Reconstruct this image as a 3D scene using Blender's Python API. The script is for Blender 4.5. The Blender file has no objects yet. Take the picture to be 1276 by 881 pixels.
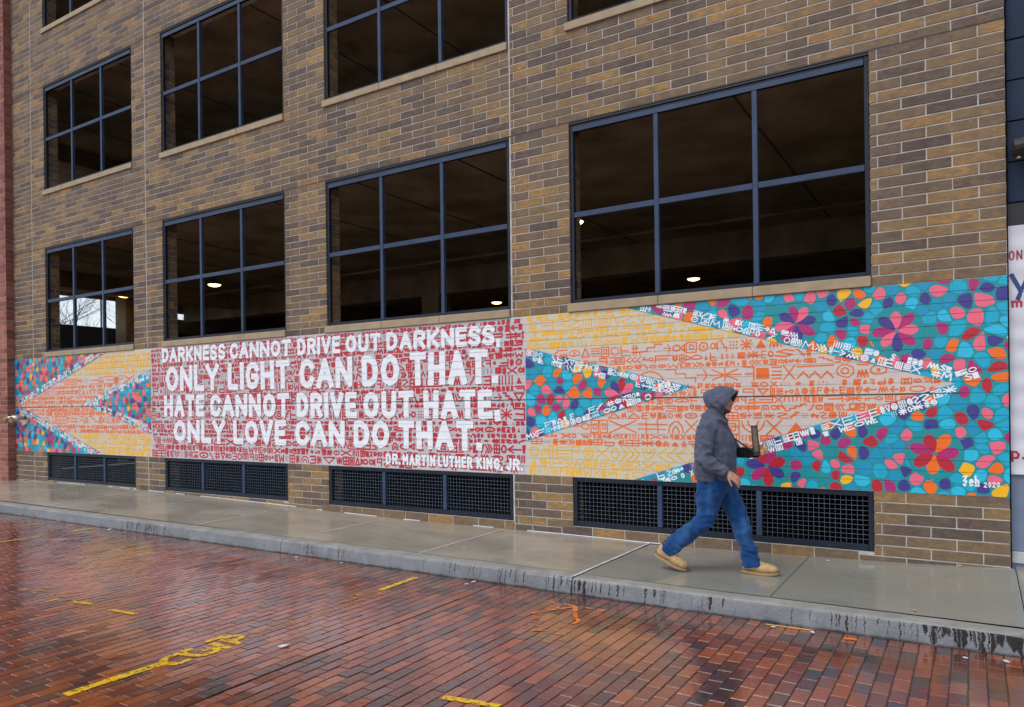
import bpy, bmesh, math, random
from mathutils import Vector, Matrix, noise
random.seed(7)
R = math.radians
scene = bpy.context.scene
col = scene.collection

# ------------------------------------------------------------------ camera
cam_data = bpy.data.cameras.new('camera')
cam = bpy.data.objects.new('camera', cam_data)
col.objects.link(cam)
cam_data.sensor_width = 36.0
cam_data.sensor_fit = 'HORIZONTAL'
cam_data.lens = 918.0 / 1276 * 36
cam_data.shift_y = 62.5 / 1276
cam_data.clip_start = 0.05
cam_data.clip_end = 2000
TH, ROLL = 0.5587290452545463, 0.012307988556
right = Vector((math.cos(TH), math.sin(TH), 0)); fwd = Vector((-math.sin(TH), math.cos(TH), 0)); up = Vector((0, 0, 1))
cx = right * math.cos(ROLL) - up * math.sin(ROLL)
cy = right * math.sin(ROLL) + up * math.cos(ROLL)
CAM = Vector((0, -7.8068, 1.53))
m = Matrix.Identity(4)
for i in range(3):
    m[i][0] = cx[i]; m[i][1] = cy[i]; m[i][2] = -fwd[i]; m[i][3] = CAM[i]
cam.matrix_world = m
scene.camera = cam

# ------------------------------------------------------------------ sky, sun, exposure
SUN_EL, SUN_AZ = 52, 200
world = bpy.data.worlds.new('World'); scene.world = world
world.use_nodes = True
wn = world.node_tree; wn.nodes.clear()
sky = wn.nodes.new('ShaderNodeTexSky'); sky.sky_type = 'NISHITA'; sky.sun_disc = False
sky.sun_elevation = R(SUN_EL); sky.sun_rotation = R(SUN_AZ); sky.dust_density = 1.2; sky.air_density = 1.0; sky.ozone_density = 1.5
hs = wn.nodes.new('ShaderNodeHueSaturation'); hs.inputs['Saturation'].default_value = 0.50
bg = wn.nodes.new('ShaderNodeBackground'); bg.inputs['Strength'].default_value = 0.13
wo = wn.nodes.new('ShaderNodeOutputWorld')
wn.links.new(sky.outputs[0], hs.inputs['Color']); wn.links.new(hs.outputs[0], bg.inputs[0]); wn.links.new(bg.outputs[0], wo.inputs[0])
sd = bpy.data.lights.new('sun', 'SUN'); sd.energy = 0.8; sd.angle = R(30); sd.color = (1, 0.985, 0.96)
so = bpy.data.objects.new('sun', sd); col.objects.link(so)
az = R(SUN_AZ)
sdir = Vector((math.sin(az) * math.cos(R(SUN_EL)), math.cos(az) * math.cos(R(SUN_EL)), math.sin(R(SUN_EL))))
so.rotation_euler = sdir.to_track_quat('Z', 'Y').to_euler()
so.location = sdir * 50
vs = scene.view_settings
vs.view_transform = 'Standard'; vs.look = 'None'; vs.exposure = 0.62; vs.gamma = 1.0; vs.use_curve_mapping = False

# ------------------------------------------------------------------ helpers
def empty(name, loc=(0, 0, 0), rz=0):
    o = bpy.data.objects.new(name, None); col.objects.link(o)
    o.location = loc; o.rotation_euler = (0, 0, rz); o.empty_display_size = 0.2
    return o
def tag(o, label=None, cat=None, group=None, kind=None):
    if label: o['label'] = label
    if cat: o['category'] = cat
    if group: o['group'] = group
    if kind: o['kind'] = kind
    return o
class MB:
    def __init__(s): s.v = []; s.f = []; s.m = []; s.t = []
    def poly(s, pts, mat=0, tone=0.0):
        n = len(s.v); s.v.extend([tuple(p) for p in pts]); s.f.append(tuple(range(n, n + len(pts)))); s.m.append(mat); s.t.append(tone)
    def faces(s, vs_, fs, mat=0, tone=0.0):
        n = len(s.v); s.v.extend([tuple(p) for p in vs_])
        for f in fs: s.f.append(tuple(n + i for i in f)); s.m.append(mat); s.t.append(tone)
    def box(s, x0, x1, y0, y1, z0, z1, mat=0, tone=0.0, M=None):
        v = [(x0,y0,z0),(x1,y0,z0),(x1,y1,z0),(x0,y1,z0),(x0,y0,z1),(x1,y0,z1),(x1,y1,z1),(x0,y1,z1)]
        if M is not None: v = [M @ Vector(p) for p in v]
        s.faces(v, [(0,3,2,1),(4,5,6,7),(0,1,5,4),(1,2,6,5),(2,3,7,6),(3,0,4,7)], mat, tone)
    def bbox(s, x0, x1, y0, y1, z0, z1, b=0.006, mat=0, tone=0.0, M=None):
        # box with chamfered edges
        bm = bmesh.new(); vv = [bm.verts.new(p) for p in [(x0,y0,z0),(x1,y0,z0),(x1,y1,z0),(x0,y1,z0),(x0,y0,z1),(x1,y0,z1),(x1,y1,z1),(x0,y1,z1)]]
        for f in [(0,3,2,1),(4,5,6,7),(0,1,5,4),(1,2,6,5),(2,3,7,6),(3,0,4,7)]: bm.faces.new([vv[i] for i in f])
        bmesh.ops.bevel(bm, geom=bm.edges[:], offset=b, segments=1, affect='EDGES')
        bm.verts.index_update()
        v = [p.co.copy() for p in bm.verts]
        if M is not None: v = [M @ p for p in v]
        s.faces(v, [tuple(q.index for q in f.verts) for f in bm.faces], mat, tone); bm.free()
    def tube(s, pts, rads, n=8, mat=0, caps=True):
        pts = [Vector(p) for p in pts]
        if not hasattr(rads, '__len__'): rads = [rads] * len(pts)
        rings = []; prev = None
        for i, p in enumerate(pts):
            d = (pts[min(i + 1, len(pts) - 1)] - pts[max(i - 1, 0)]).normalized()
            if prev is None:
                a = d.cross(Vector((0, 0, 1)))
                if a.length < 1e-3: a = d.cross(Vector((0, 1, 0)))
            else: a = prev - d * prev.dot(d)
            a.normalize(); prev = a; b = d.cross(a)
            rings.append([p + (a * math.cos(2 * math.pi * k / n) + b * math.sin(2 * math.pi * k / n)) * rads[i] for k in range(n)])
        base = len(s.v)
        for r in rings: s.v.extend([tuple(q) for q in r])
        for i in range(len(rings) - 1):
            for k in range(n):
                k2 = (k + 1) % n
                s.f.append((base + i * n + k, base + i * n + k2, base + (i + 1) * n + k2, base + (i + 1) * n + k)); s.m.append(mat); s.t.append(0)
        if caps:
            s.f.append(tuple(base + k for k in reversed(range(n)))); s.m.append(mat); s.t.append(0)
            s.f.append(tuple(base + (len(rings) - 1) * n + k for k in range(n))); s.m.append(mat); s.t.append(0)
    def mesh(s, name, mats, tones=False, smooth=False):
        me = bpy.data.meshes.new(name); me.from_pydata(s.v, [], s.f)
        for mt in (mats if isinstance(mats, (list, tuple)) else [mats]): me.materials.append(mt)
        me.polygons.foreach_set('material_index', s.m)
        if smooth: me.polygons.foreach_set('use_smooth', [True] * len(s.f))
        if tones:
            a = me.attributes.new('tone', 'FLOAT', 'FACE'); a.data.foreach_set('value', s.t)
        me.update(); return me
    def build(s, name, mats, parent=None, tones=False, smooth=False, kind=None):
        o = bpy.data.objects.new(name, s.mesh(name, mats, tones, smooth)); col.objects.link(o)
        if parent: o.parent = parent
        if kind: o['kind'] = kind
        return o
def link_mesh(name, me, parent=None, loc=(0, 0, 0), scale=None):
    o = bpy.data.objects.new(name, me); col.objects.link(o); o.location = loc
    if scale: o.scale = scale
    if parent: o.parent = parent
    return o

# ------------------------------------------------------------------ materials
def new_mat(name):
    mt = bpy.data.materials.new(name); mt.use_nodes = True
    nt = mt.node_tree; nt.nodes.clear()
    out = nt.nodes.new('ShaderNodeOutputMaterial'); b = nt.nodes.new('ShaderNodeBsdfPrincipled')
    nt.links.new(b.outputs[0], out.inputs[0])
    return mt, nt, b, out
def N(nt, t, **kw):
    n = nt.nodes.new(t)
    for k, v in kw.items():
        if k in n.inputs: n.inputs[k].default_value = v
        else: setattr(n, k, v)
    return n
def math_(nt, op, a, b=None, c=None, clamp=False):
    n = nt.nodes.new('ShaderNodeMath'); n.operation = op; n.use_clamp = clamp
    for i, x in enumerate((a, b, c)):
        if x is None: continue
        if isinstance(x, (int, float)): n.inputs[i].default_value = x
        else: nt.links.new(x, n.inputs[i])
    return n.outputs[0]
def mixc(nt, fac, a, b, mode='MIX'):
    n = nt.nodes.new('ShaderNodeMix'); n.data_type = 'RGBA'; n.blend_type = mode
    for i, x in ((0, fac), (6, a), (7, b)):
        if isinstance(x, (int, float)): n.inputs[i].default_value = x
        elif isinstance(x, (tuple, list)): n.inputs[i].default_value = (*x, 1)
        else: nt.links.new(x, n.inputs[i])
    return n.outputs[2]
def ramp(nt, fac, stops, interp='LINEAR'):
    n = nt.nodes.new('ShaderNodeValToRGB'); cr = n.color_ramp; cr.interpolation = interp
    while len(cr.elements) < len(stops): cr.elements.new(0.5)
    for e, (p, c) in zip(cr.elements, stops):
        e.position = p; e.color = (*c, 1) if len(c) == 3 else c
    nt.links.new(fac, n.inputs[0]); return n.outputs[0]
def pos(nt, scale=(1, 1, 1)):
    g = nt.nodes.new('ShaderNodeNewGeometry'); mp = nt.nodes.new('ShaderNodeMapping'); mp.inputs['Scale'].default_value = scale
    nt.links.new(g.outputs['Position'], mp.inputs[0]); return mp.outputs[0]
def noise_(nt, vec, scale, detail=3, rough=0.55, dist=0.0):
    n = nt.nodes.new('ShaderNodeTexNoise'); n.inputs['Scale'].default_value = scale; n.inputs['Detail'].default_value = detail
    n.inputs['Roughness'].default_value = rough; n.inputs['Distortion'].default_value = dist
    nt.links.new(vec, n.inputs['Vector']); return n.outputs['Fac']
def bump(nt, b, h, strength=0.3, dist=0.002, coat=False):
    n = nt.nodes.new('ShaderNodeBump'); n.inputs['Strength'].default_value = strength; n.inputs['Distance'].default_value = dist
    nt.links.new(h, n.inputs['Height']); nt.links.new(n.outputs[0], b.inputs['Normal'])
    if coat: nt.links.new(n.outputs[0], b.inputs['Coat Normal'])
def mr(nt, v, a, b, c, d):
    n = nt.nodes.new('ShaderNodeMapRange'); 
    for i, x in enumerate((a, b, c, d)): n.inputs[i + 1].default_value = x
    nt.links.new(v, n.inputs[0]); return n.outputs[0]
def plain(name, c, rough=0.6, var=0.15, scale=8, metallic=0.0, bmp=0.0, spec=0.5):
    mt, nt, b, out = new_mat(name)
    p = pos(nt); f = noise_(nt, p, scale, 4)
    lo = tuple(x * (1 - var) for x in c); hi = tuple(min(1, x * (1 + var)) for x in c)
    nt.links.new(ramp(nt, f, [(0.3, lo), (0.7, hi)]), b.inputs['Base Color'])
    b.inputs['Roughness'].default_value = rough; b.inputs['Metallic'].default_value = metallic; b.inputs['Specular IOR Level'].default_value = spec
    if bmp: bump(nt, b, noise_(nt, p, scale * 12, 3), bmp, 0.002)
    return mt
def brick_mat(name, stops, vary=0.30, big=0.16):
    mt, nt, b, out = new_mat(name)
    at = nt.nodes.new('ShaderNodeAttribute'); at.attribute_name = 'tone'
    oi = nt.nodes.new('ShaderNodeObjectInfo')
    t = mr(nt, math_(nt, 'FRACT', math_(nt, 'ADD', at.outputs['Fac'], oi.outputs['Random'])), 0.0, 1.0, 0.10, 0.88)
    p = pos(nt, (1, 1, 2.2)); f = noise_(nt, p, 10.0, 6, 0.72, 0.8)
    f2 = noise_(nt, pos(nt), 0.35, 2)
    t2 = math_(nt, 'ADD', t, math_(nt, 'MULTIPLY', math_(nt, 'SUBTRACT', f, 0.5), vary * 2))
    t2 = math_(nt, 'ADD', t2, math_(nt, 'MULTIPLY', math_(nt, 'SUBTRACT', f2, 0.5), big * 2), None, True)
    c = ramp(nt, t2, stops)
    g = noise_(nt, pos(nt), 90, 3, 0.7)
    c = mixc(nt, 1.0, c, ramp(nt, g, [(0.25, (0.72, 0.72, 0.74)), (0.7, (1.12, 1.1, 1.08))]), 'MULTIPLY')
    # pale efflorescence and mortar smears
    e = noise_(nt, pos(nt, (1, 1, 1.6)), 3.2, 5, 0.7)
    c = mixc(nt, mr(nt, e, 0.60, 0.76, 0, 0.30), c, (0.34, 0.31, 0.28))
    st = noise_(nt, pos(nt, (3.2, 1, 0.22)), 1.0, 4, 0.65)
    c = mixc(nt, 1.0, c, ramp(nt, st, [(0.3, (0.80, 0.79, 0.80)), (0.55, (1.03, 1.03, 1.03)), (0.8, (1.12, 1.11, 1.08))]), 'MULTIPLY')
    nt.links.new(c, b.inputs['Base Color']); b.inputs['Roughness'].default_value = 0.72; b.inputs['Specular IOR Level'].default_value = 0.3
    bump(nt, b, g, 0.5, 0.0025)
    return mt
M = {}
M['brick'] = brick_mat('tan_brick', [(0.0, (0.098, 0.072, 0.064)), (0.12, (0.122, 0.087, 0.071)), (0.34, (0.165, 0.114, 0.076)), (0.62, (0.220, 0.146, 0.082)), (0.84, (0.290, 0.178, 0.078)), (1.0, (0.41, 0.232, 0.080))], 0.80, 0.20)
M['redbrick'] = brick_mat('red_brick', [(0.0, (0.18, 0.06, 0.05)), (0.5, (0.30, 0.105, 0.08)), (1.0, (0.40, 0.17, 0.12))], 0.2, 0.1)
M['mortar'] = plain('mortar', (0.45, 0.43, 0.395), 0.85, 0.25, 6, bmp=0.5)
M['caulk'] = plain('sealant', (0.44, 0.42, 0.41), 0.6, 0.2, 9)
M['darkcaulk'] = plain('dark_sealant', (0.04, 0.045, 0.06), 0.6, 0.3, 5)
M['stone'] = plain('cast_stone', (0.36, 0.27, 0.17), 0.7, 0.15, 5, bmp=0.4)
def steel(name, c, rough):
    mt, nt, b, out = new_mat(name)
    p = pos(nt); f = noise_(nt, p, 3, 5, 0.6); g = noise_(nt, p, 60, 3)
    nt.links.new(ramp(nt, f, [(0.3, tuple(x * 0.75 for x in c)), (0.7, tuple(x * 1.25 for x in c))]), b.inputs['Base Color'])
    nt.links.new(mr(nt, g, 0.3, 0.7, rough - 0.08, rough + 0.12), b.inputs['Roughness']); b.inputs['Specular IOR Level'].default_value = 0.3
    return mt
M['frame'] = steel('blue_grey_painted_steel', (0.033, 0.055, 0.108), 0.5)
M['frame_dark'] = steel('dark_navy_painted_steel', (0.010, 0.015, 0.030), 0.5)
M['wire'] = plain('galvanised_wire', (0.10, 0.13, 0.18), 0.5, 0.3, 20, metallic=0.4)
M['navy'] = steel('navy_cladding', (0.009, 0.020, 0.052), 0.6)
M['black'] = plain('black_metal', (0.012, 0.012, 0.014), 0.5, 0.2, 6)
M['conc_in'] = plain('garage_concrete', (0.31, 0.25, 0.175), 0.85, 0.45, 1.1, bmp=0.3)
M['slate'] = plain('slate_painted_concrete', (0.05, 0.07, 0.10), 0.7, 0.2, 2)
M['lamp'] = None
def emis(name, c, s):
    mt = bpy.data.materials.new(name); mt.use_nodes = True; nt = mt.node_tree; nt.nodes.clear()
    o = nt.nodes.new('ShaderNodeOutputMaterial'); e = nt.nodes.new('ShaderNodeEmission'); e.inputs[0].default_value = (*c, 1); e.inputs[1].default_value = s
    nt.links.new(e.outputs[0], o.inputs[0]); return mt
M['lamp'] = emis('warm_lamp_lens', (1.0, 0.55, 0.18), 4.0)
# mural paints: satin paint over brick, faint head joints and brushing
def paint(name, c, var=0.08, rough=0.42):
    mt, nt, b, out = new_mat(name)
    g = nt.nodes.new('ShaderNodeNewGeometry'); sx = nt.nodes.new('ShaderNodeSeparateXYZ'); nt.links.new(g.outputs['Position'], sx.inputs[0])
    row = math_(nt, 'FLOOR', math_(nt, 'DIVIDE', math_(nt, 'SUBTRACT', sx.outputs[2], 0.652), 0.10276))
    xs = math_(nt, 'ADD', math_(nt, 'DIVIDE', math_(nt, 'SUBTRACT', sx.outputs[0], 0.272), 0.4064), math_(nt, 'MULTIPLY', row, 0.5))
    fr = math_(nt, 'FRACT', xs)
    d = math_(nt, 'ABSOLUTE', math_(nt, 'SUBTRACT', fr, 0.5))            # 0.5 at a head joint
    j = mr(nt, d, 0.478, 0.490, 1.0, 0.0)
    p = pos(nt); f = noise_(nt, p, 5, 5, 0.7); h = noise_(nt, p, 70, 3, 0.7)
    cc = ramp(nt, f, [(0.25, tuple(x * (1 - var) for x in c)), (0.75, tuple(min(1, x * (1 + var)) for x in c))])
    cc = mixc(nt, mr(nt, noise_(nt, p, 26, 4, 0.7), 0.62, 0.75, 0, 0.35), cc, tuple(x * 0.6 + 0.06 for x in c))
    nt.links.new(cc, b.inputs['Base Color'])
    nt.links.new(mr(nt, f, 0.3, 0.7, rough - 0.1, rough + 0.12), b.inputs['Roughness'])
    hh = math_(nt, 'ADD', math_(nt, 'MULTIPLY', j, 1.0), math_(nt, 'MULTIPLY', h, 0.55))
    bump(nt, b, hh, 0.45, 0.003)
    return mt
PC = dict(cream=(0.60, 0.54, 0.42), peach=(0.60, 0.52, 0.47), offwhite=(0.52, 0.51, 0.53), white=(0.82, 0.85, 0.90), red=(0.50, 0.012, 0.03), yellow=(0.86, 0.44, 0.006), orange=(0.80, 0.145, 0.014),
          teal=(0.002, 0.26, 0.29), cyan=(0.0, 0.38, 0.56), sky=(0.015, 0.48, 0.70), blue=(0.0, 0.28, 0.48), pink=(0.84, 0.13, 0.22), magenta=(0.42, 0.015, 0.15),
          indigo=(0.045, 0.035, 0.24), crimson=(0.48, 0.008, 0.03), gold=(0.90, 0.46, 0.006), petal_orange=(0.88, 0.15, 0.008))
PN = list(PC); PI = {k: i for i, k in enumerate(PN)}
PM = [paint('mural_' + k, v) for k, v in PC.items()]

# concrete, wet
def wet_concrete():
    mt, nt, b, out = new_mat('wet_concrete')
    p = pos(nt, (0.6, 1.3, 1)); f = noise_(nt, p, 0.9, 5, 0.62, 0.4); g = noise_(nt, pos(nt), 45, 4, 0.7); q = noise_(nt, pos(nt, (0.5, 1, 1)), 0.45, 2)
    c = ramp(nt, f, [(0.25, (0.29, 0.25, 0.19)), (0.5, (0.42, 0.37, 0.29)), (0.75, (0.52, 0.47, 0.375))])
    c = mixc(nt, 1.0, c, ramp(nt, g, [(0.3, (0.82, 0.82, 0.82)), (0.7, (1.1, 1.1, 1.1))]), 'MULTIPLY')
    gx = nt.nodes.new('ShaderNodeNewGeometry'); sx = nt.nodes.new('ShaderNodeSeparateXYZ'); nt.links.new(gx.outputs['Position'], sx.inputs[0])
    c = mixc(nt, mr(nt, sx.outputs[0], -3.095, -3.085, 0.0, 0.70), c, (0.26, 0.265, 0.23))      # newer, greener concrete right of the white joint
    c = mixc(nt, mr(nt, q, 0.4, 0.65, 0, 0.35), c, (0.24, 0.235, 0.19))
    nt.links.new(c, b.inputs['Base Color'])
    vo = nt.nodes.new('ShaderNodeTexVoronoi'); vo.inputs['Scale'].default_value = 2.3; nt.links.new(pos(nt), vo.inputs['Vector'])
    c = mixc(nt, mr(nt, vo.outputs['Distance'], 0.022, 0.05, 0.45, 0.0), c, (0.09, 0.085, 0.08))
    hl = noise_(nt, pos(nt, (1, 1, 1)), 3.5, 7, 0.8)
    c = mixc(nt, mr(nt, hl, 0.56, 0.72, 0, 0.5), c, (0.15, 0.135, 0.105))
    c = mixc(nt, mr(nt, hl, 0.40, 0.25, 0, 0.5), c, (0.50, 0.46, 0.38))
    nt.links.new(c, b.inputs['Base Color'])
    w = noise_(nt, pos(nt, (0.7, 1.2, 1)), 1.3, 4, 0.6)
    nt.links.new(mr(nt, w, 0.35, 0.65, 0.07, 0.27), b.inputs['Roughness'])
    b.inputs['Specular IOR Level'].default_value = 0.55
    bump(nt, b, math_(nt, 'ADD', math_(nt, 'MULTIPLY', g, 0.3), noise_(nt, pos(nt), 9, 3)), 0.12, 0.004)
    return mt
M['walk'] = wet_concrete()
def kerb_material():
    mt, nt, b, out = new_mat('stained_kerb_concrete')
    g = nt.nodes.new('ShaderNodeNewGeometry'); s = nt.nodes.new('ShaderNodeSeparateXYZ'); nt.links.new(g.outputs['Position'], s.inputs[0])
    sn = nt.nodes.new('ShaderNodeSeparateXYZ'); nt.links.new(g.outputs['Normal'], sn.inputs[0])
    f = noise_(nt, pos(nt), 5, 6, 0.7); fine = noise_(nt, pos(nt), 60, 3)
    c = ramp(nt, f, [(0.3, (0.17, 0.175, 0.19)), (0.7, (0.30, 0.305, 0.32))])
    wob = math_(nt, 'MULTIPLY', math_(nt, 'SUBTRACT', noise_(nt, pos(nt), 22, 4, 0.7), 0.5), 0.06)
    xv = nt.nodes.new('ShaderNodeCombineXYZ'); nt.links.new(math_(nt, 'ADD', s.outputs[0], wob), xv.inputs[0])
    drip = noise_(nt, xv.outputs[0], 38, 3, 0.6)
    xl = nt.nodes.new('ShaderNodeCombineXYZ'); nt.links.new(s.outputs[0], xl.inputs[0]); xl.inputs[1].default_value = 7.0
    length = mr(nt, noise_(nt, xl.outputs[0], 9, 2, 0.6), 0.3, 0.7, -0.25, -0.08)
    hang = mr(nt, math_(nt, 'SUBTRACT', s.outputs[2], length), -0.01, 0.01, 0, 1)
    where = noise_(nt, xl.outputs[0], 0.9, 3, 0.6)
    thr = math_(nt, 'ADD', drip, math_(nt, 'MULTIPLY', math_(nt, 'ADD', math_(nt, 'SUBTRACT', where, 0.5), mr(nt, s.outputs[0], -5.0, 0.2, -0.06, 0.10)), 0.85))
    m1 = math_(nt, 'MULTIPLY', mr(nt, thr, 0.60, 0.625, 0, 1), hang)
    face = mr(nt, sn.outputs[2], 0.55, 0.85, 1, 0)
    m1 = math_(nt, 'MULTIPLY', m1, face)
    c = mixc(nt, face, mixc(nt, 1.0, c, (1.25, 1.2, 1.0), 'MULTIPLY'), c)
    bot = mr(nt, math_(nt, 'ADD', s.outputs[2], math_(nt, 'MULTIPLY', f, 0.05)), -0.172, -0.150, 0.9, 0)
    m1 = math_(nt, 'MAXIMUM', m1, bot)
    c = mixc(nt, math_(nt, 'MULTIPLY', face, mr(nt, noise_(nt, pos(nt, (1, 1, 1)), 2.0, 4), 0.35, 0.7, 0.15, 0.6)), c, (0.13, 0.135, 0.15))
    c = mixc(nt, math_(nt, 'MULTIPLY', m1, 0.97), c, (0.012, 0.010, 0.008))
    nt.links.new(c, b.inputs['Base Color']); b.inputs['Roughness'].default_value = 0.6; b.inputs['Specular IOR Level'].default_value = 0.3
    bump(nt, b, math_(nt, 'ADD', f, math_(nt, 'MULTIPLY', fine, 0.6)), 0.9, 0.010)
    return mt
M['kerb'] = kerb_material()
def wet_paver():
    mt, nt, b, out = new_mat('wet_paving_brick')
    at = nt.nodes.new('ShaderNodeAttribute'); at.attribute_name = 'tone'
    oi = nt.nodes.new('ShaderNodeObjectInfo')
    t = math_(nt, 'FRACT', math_(nt, 'ADD', at.outputs['Fac'], oi.outputs['Random']))
    f = noise_(nt, pos(nt), 9, 4, 0.65); f2 = noise_(nt, pos(nt), 0.55, 3, 0.6)
    t2 = math_(nt, 'ADD', t, math_(nt, 'MULTIPLY', math_(nt, 'SUBTRACT', f, 0.5), 0.35))
    t2 = math_(nt, 'ADD', t2, math_(nt, 'MULTIPLY', math_(nt, 'SUBTRACT', f2, 0.5), 0.5), None, True)
    c = ramp(nt, t2, [(0.0, (0.065, 0.036, 0.028)), (0.10, (0.100, 0.038, 0.022)), (0.32, (0.165, 0.042, 0.018)), (0.65, (0.240, 0.056, 0.017)), (1.0, (0.37, 0.094, 0.018))])
    g = noise_(nt, pos(nt), 120, 3, 0.7)
    c = mixc(nt, 1.0, c, ramp(nt, g, [(0.3, (0.66, 0.66, 0.66)), (0.7, (1.15, 1.15, 1.15))]), 'MULTIPLY')
    nt.links.new(c, b.inputs['Base Color'])
    w = noise_(nt, pos(nt, (1, 1, 1)), 0.8, 4, 0.6)
    wm = math_(nt, 'ADD', w, math_(nt, 'MULTIPLY', math_(nt, 'SUBTRACT', f, 0.5), 0.4))
    nt.links.new(mr(nt, wm, 0.38, 0.62, 0.10, 0.30), b.inputs['Roughness'])
    b.inputs['Coat Weight'].default_value = 1.0; b.inputs['Coat IOR'].default_value = 1.33
    nt.links.new(mr(nt, wm, 0.38, 0.62, 0.03, 0.16), b.inputs['Coat Roughness'])
    hh = math_(nt, 'ADD', noise_(nt, pos(nt), 22, 3), math_(nt, 'MULTIPLY', g, 0.25))
    bump(nt, b, hh, 0.28, 0.004, True)
    return mt
M['paver'] = wet_paver()
M['joint'] = plain('wet_joint_sand', (0.035, 0.027, 0.024), 0.16, 0.4, 3, spec=0.6)
def far_paving():
    mt, nt, b, out = new_mat('distant_brick_paving')
    br = nt.nodes.new('ShaderNodeTexBrick'); g = nt.nodes.new('ShaderNodeNewGeometry')
    mp = nt.nodes.new('ShaderNodeMapping'); mp.inputs['Rotation'].default_value = (0, 0, math.pi / 2)
    nt.links.new(g.outputs['Position'], mp.inputs[0]); nt.links.new(mp.outputs[0], br.inputs[0])
    br.inputs['Scale'].default_value = 1; br.inputs['Brick Width'].default_value = 0.2; br.inputs['Row Height'].default_value = 0.1; br.inputs['Mortar Size'].default_value = 0.006
    br.inputs['Color1'].default_value = (0.09, 0.03, 0.022, 1); br.inputs['Color2'].default_value = (0.2, 0.05, 0.024, 1); br.inputs['Mortar'].default_value = (0.03, 0.025, 0.022, 1)
    nt.links.new(br.outputs['Color'], b.inputs['Base Color']); b.inputs['Roughness'].default_value = 0.3
    return mt
M['farpave'] = far_paving()
def worn_paint(name, c, keep=0.5, scale=16):
    mt, nt, b, out = new_mat(name)
    b.inputs['Base Color'].default_value = (*c, 1); b.inputs['Roughness'].default_value = 0.35
    tr = nt.nodes.new('ShaderNodeBsdfTransparent'); mx = nt.nodes.new('ShaderNodeMixShader')
    f = noise_(nt, pos(nt), scale, 5, 0.75)
    nt.links.new(mr(nt, f, keep - 0.05, keep + 0.05, 0, 1), mx.inputs[0])
    nt.links.new(tr.outputs[0], mx.inputs[1]); nt.links.new(b.outputs[0], mx.inputs[2]); nt.links.new(mx.outputs[0], out.inputs[0])
    return mt
M['yellow_road'] = worn_paint('worn_yellow_road_paint', (0.86, 0.50, 0.004), 0.45, 24)
M['yellow_faint'] = worn_paint('faded_yellow_road_paint', (0.50, 0.27, 0.03), 0.53, 22)
M['orange_road'] = worn_paint('orange_marking_paint', (0.85, 0.20, 0.03), 0.44)
M['orange_faint'] = worn_paint('faded_orange_marking_paint', (0.55, 0.16, 0.05), 0.55, 26)

# ------------------------------------------------------------------ facade layout
X0, X1 = -17.54, 0.272
WIN = [(-16.21, -13.05), (-12.15, -8.98), (-8.095, -4.887), (-4.04, -0.811)]
C = 0.10276
def zs_between(a, b, n): return [a + (b - a) * i / n for i in range(n)]
ROWS = [0.652 - C * k for k in range(8, 0, -1)] + zs_between(0.652, 4.865, 41) + zs_between(4.865, 5.945, 11) + zs_between(5.945, 8.201, 22) + zs_between(8.201, 9.281, 11) + zs_between(9.281, 11.537, 22) + zs_between(11.537, 13.2, 16) + [13.2]
SILL_Z = [2.6045, 5.945, 9.281]; HEAD_Z = [4.865, 8.201, 11.537]
SILL_T = [2.711, 6.0475, 9.3835]
MUR0, MUR1 = 0.652, 0.652 + 19 * C
VZ0, VZ1 = 0.066, 0.652
WT = 0.28                      # wall thickness
EJ = [-16.73, -12.645, -4.862]
def zwall(x):
    P = [(-30, 0.0), (-17.5, .014), (-16.2, .035), (-14.4, .055), (-13, .05), (-12.3, .04), (-9, -.005), (-8.1, -.035), (-6.7, -.055), (-4.2, -.05), (-3.1, -.062), (-1.4, -.028), (-.55, -.005), (.27, .04), (4, .1)]
    for (a, b), (c, d) in zip(P, P[1:]):
        if a <= x <= c: return b + (d - b) * (x - a) / (c - a)
    return 0
garage = tag(empty('parking_garage', (X1, 0, 0)), 'multi-storey tan brick parking garage with large open steel-framed windows behind the mural', 'parking garage')
garage.location = (0, 0, 0)
# mortar core around the openings
core = MB()
XC = sorted(set([X0 - 3.5, X1 - 0.004] + [a for w in WIN for a in w]))
def solid(x0, x1, z0, z1): core.box(x0, x1, 0.0052, WT, z0, z1)
zlev = [(-0.4, VZ0, None), (VZ0, VZ1 - 0.006, 'v'), (VZ1 - 0.006, SILL_Z[0], None)]
for i in range(3):
    zlev.append((SILL_Z[i], HEAD_Z[i], 'w')); zlev.append((HEAD_Z[i], SILL_Z[i + 1] if i < 2 else 13.2, None))
for z0, z1, k in zlev:
    xs = [X0 - 3.5, X1 - 0.004]
    if k is None: solid(xs[0], xs[1], z0, z1)
    else:
        e = [xs[0]] + [a for w in WIN for a in w] + [xs[1]]
        for a, b in zip(e[::2], e[1::2]): solid(a + (0.0 if a == xs[0] else 0.008), b - (0.0 if b == xs[1] else 0.008), z0, z1)
core.build('mortar_bed', M['mortar'], garage)

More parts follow.
